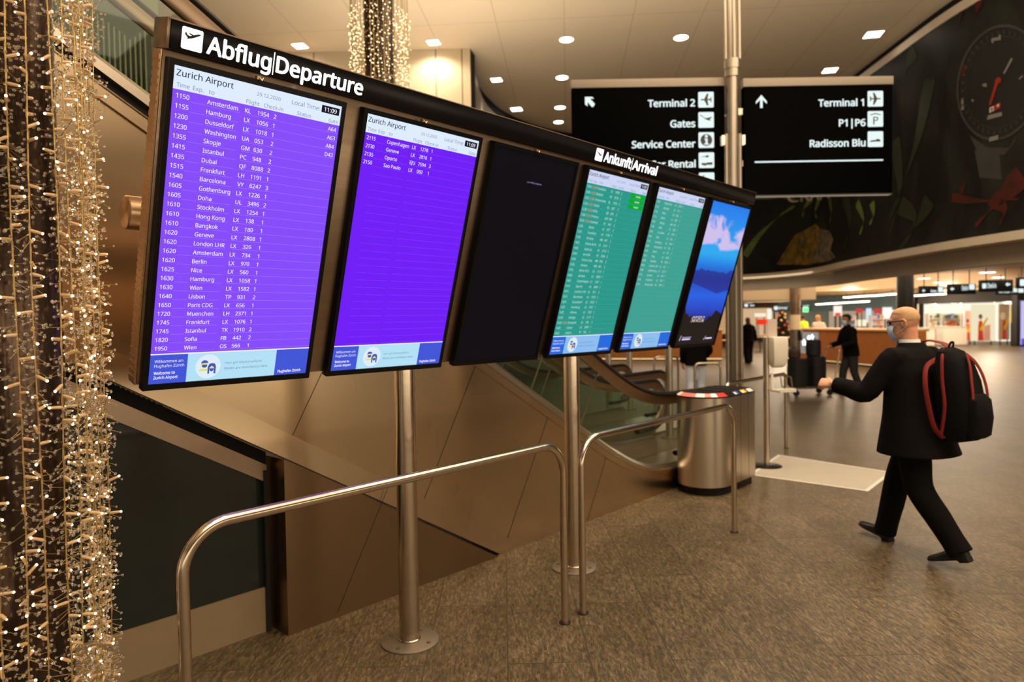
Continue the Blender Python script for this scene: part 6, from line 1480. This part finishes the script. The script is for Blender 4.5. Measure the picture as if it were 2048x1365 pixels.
def beads(mb, path, n, rd, amin=.012, amax=.045, r=.0044):
    for k in range(n):
        t = rd.random() * (len(path) - 1); i = int(t); p = path[i].lerp(path[i + 1], t - i); a = rd.uniform(0, 2 * PI); L = rd.uniform(amin, amax) * (1.6 if rd.random() < .06 else 1)
        d = V((math.cos(a), math.sin(a), rd.uniform(-.7, .5))).normalized(); q = p + d * L + V((0, 0, -L * .25))
        mb.m = 1; u = d.orthogonal().normalized() * .0004; mb.add([p - u, p + u, q + u, q - u], [(0, 1, 2, 3)])
        mb.m = 0; mb.sphere(q, r * rd.uniform(.75, 1.2), 8, 6)
Z0, Z1 = .36, 3.9
for px, side, p, a in ANG:
    i = rank[side].index(next(q for q in rank[side] if q[0] == px)); vis = 'on the front' if side == 'front' else 'on the far side'
    t = thing('light_strand', '%s light strand from the right %s of the dark column' % (ORD[i], vis), 'string lights', p, group='light strands around the near column')
    # gently wavering wire
    ph = rd.uniform(0, 6); path = [V((.006 * math.sin(z * 3.1 + ph), .006 * math.cos(z * 2.3 + ph), z)) for z in xs(Z0 - .05, Z1, 60)]
    mb = MB(); mb.tube(path, .0021, 6); mb.tube([q + V((.0034 * math.sin(j * 2.1), .0034 * math.cos(j * 2.1), 0)) for j, q in enumerate([path[0].lerp(path[-1], k / 240) + V((0, 0, 0)) for k in range(0)] or path)], .0012, 5)
    mb.build('wire', GOLDW, t)
    inview = px > -60
    if not inview: continue
    mb = MB(); beads(mb, [q for q in path if q.z < 3.15], 460 if side == 'front' else 420, rd); b = mb.build('glass_beads', [BEAD, GOLDW], t); b['kind'] = 'stuff'
    z = Z0 + rd.uniform(0, .06)
    while z < 3.1:
        j = min(range(len(path)), key=lambda q: abs(path[q].z - z)); o = bpy.data.objects.new('led_light', LED_M if rd.random() < .65 else LED_S)
        o.location = path[j] * 1.0; o.location.z = z; o.rotation_euler = (0, rd.gauss(0, .30), rd.uniform(0, 2 * PI)); o.parent = t; COL.objects.link(o)
        z += rd.uniform(.030, .085)
# warm light the strands throw (their own lamps)
for z in (.9, 1.8, 2.7):
    l = bpy.data.lights.new('garland_glow', 'POINT'); l.energy = 1.6; l.color = (1, .72, .40); l.shadow_soft_size = .2; o = bpy.data.objects.new('garland_glow', l); o.location = GC + V((-.3 * math.cos(camdir + 2.2), -.3 * math.sin(camdir + 2.2), z)); COL.objects.link(o)
# far column with the same garland, seen above the board
g2 = at_d(759, 100, 8.6); G2 = V((g2.x, g2.y, 0)); R2 = .345
cp2 = thing('garland_column', 'dark column with glowing light garlands seen above the information board', 'column', G2)
MB().tube([(0, 0, 0), (0, 0, HALLZ)], .19, 40, ref=(1, 0, 0)).build('shaft', mat('column_dark_bronze_far', (.05, .035, .025, 1), .3, .6, var=.4, vscale=5), cp2, ang=60)
MB().lathe([(.19, 6.9), (R2 + .02, 6.9), (R2 + .02, 6.93), (.19, 6.93)], 40).build('hanging_ring', COPPER, cp2)
rd = random.Random(5); NS2 = 34; cand = []
for k in range(NS2):
    a = 2 * PI * k / NS2 + rd.uniform(-.06, .06); r_ = R2 + rd.uniform(-.03, .015); p = G2 + V((r_ * math.cos(a), r_ * math.sin(a), 0)); rel = p - CAM; cand.append((1024 + FPX * rel.dot(VR) / rel.dot(VD), 'front' if rel.dot(VD) < 8.55 else 'back', p))
rank2 = {s: sorted([q for q in cand if q[1] == s], key=lambda q: q[0]) for s in ('front', 'back')}
for px, side, p in cand:
    i = rank2[side].index(next(q for q in rank2[side] if q[0] == px))
    t = thing('light_strand', '%s strand from the left on the %s of the far garland column' % (ORD[i] if i < 18 else 'last', 'front' if side == 'front' else 'back'), 'string lights', p, group='light strands around the far column')
    mb = MB(); mb.tube([(0, 0, 2.6), (.004, .003, 4), (0, 0, 6.9)], .004, 6); mb.build('wire', GOLDW, t)
    mb = MB(); z = 3.4
    while z < 5.6:
        a = rd.uniform(0, 2 * PI); el = rd.uniform(.0, .045); q = V((el * math.cos(a), el * math.sin(a), z)); mb.sphere(q, rd.uniform(.004, .0075), 6, 5); z += rd.uniform(.03, .06)
    b = mb.build('led_lights', LEDF, t, smooth=False); b['kind'] = 'stuff'
    mb = MB(); 
    for k in range(60):
        a = rd.uniform(0, 2 * PI); el = rd.uniform(.01, .05); mb.sphere((el * math.cos(a), el * math.sin(a), rd.uniform(3.4, 5.6)), .006, 5, 4)
    b = mb.build('amber_caps', LEDC, t, smooth=False); b['kind'] = 'stuff'
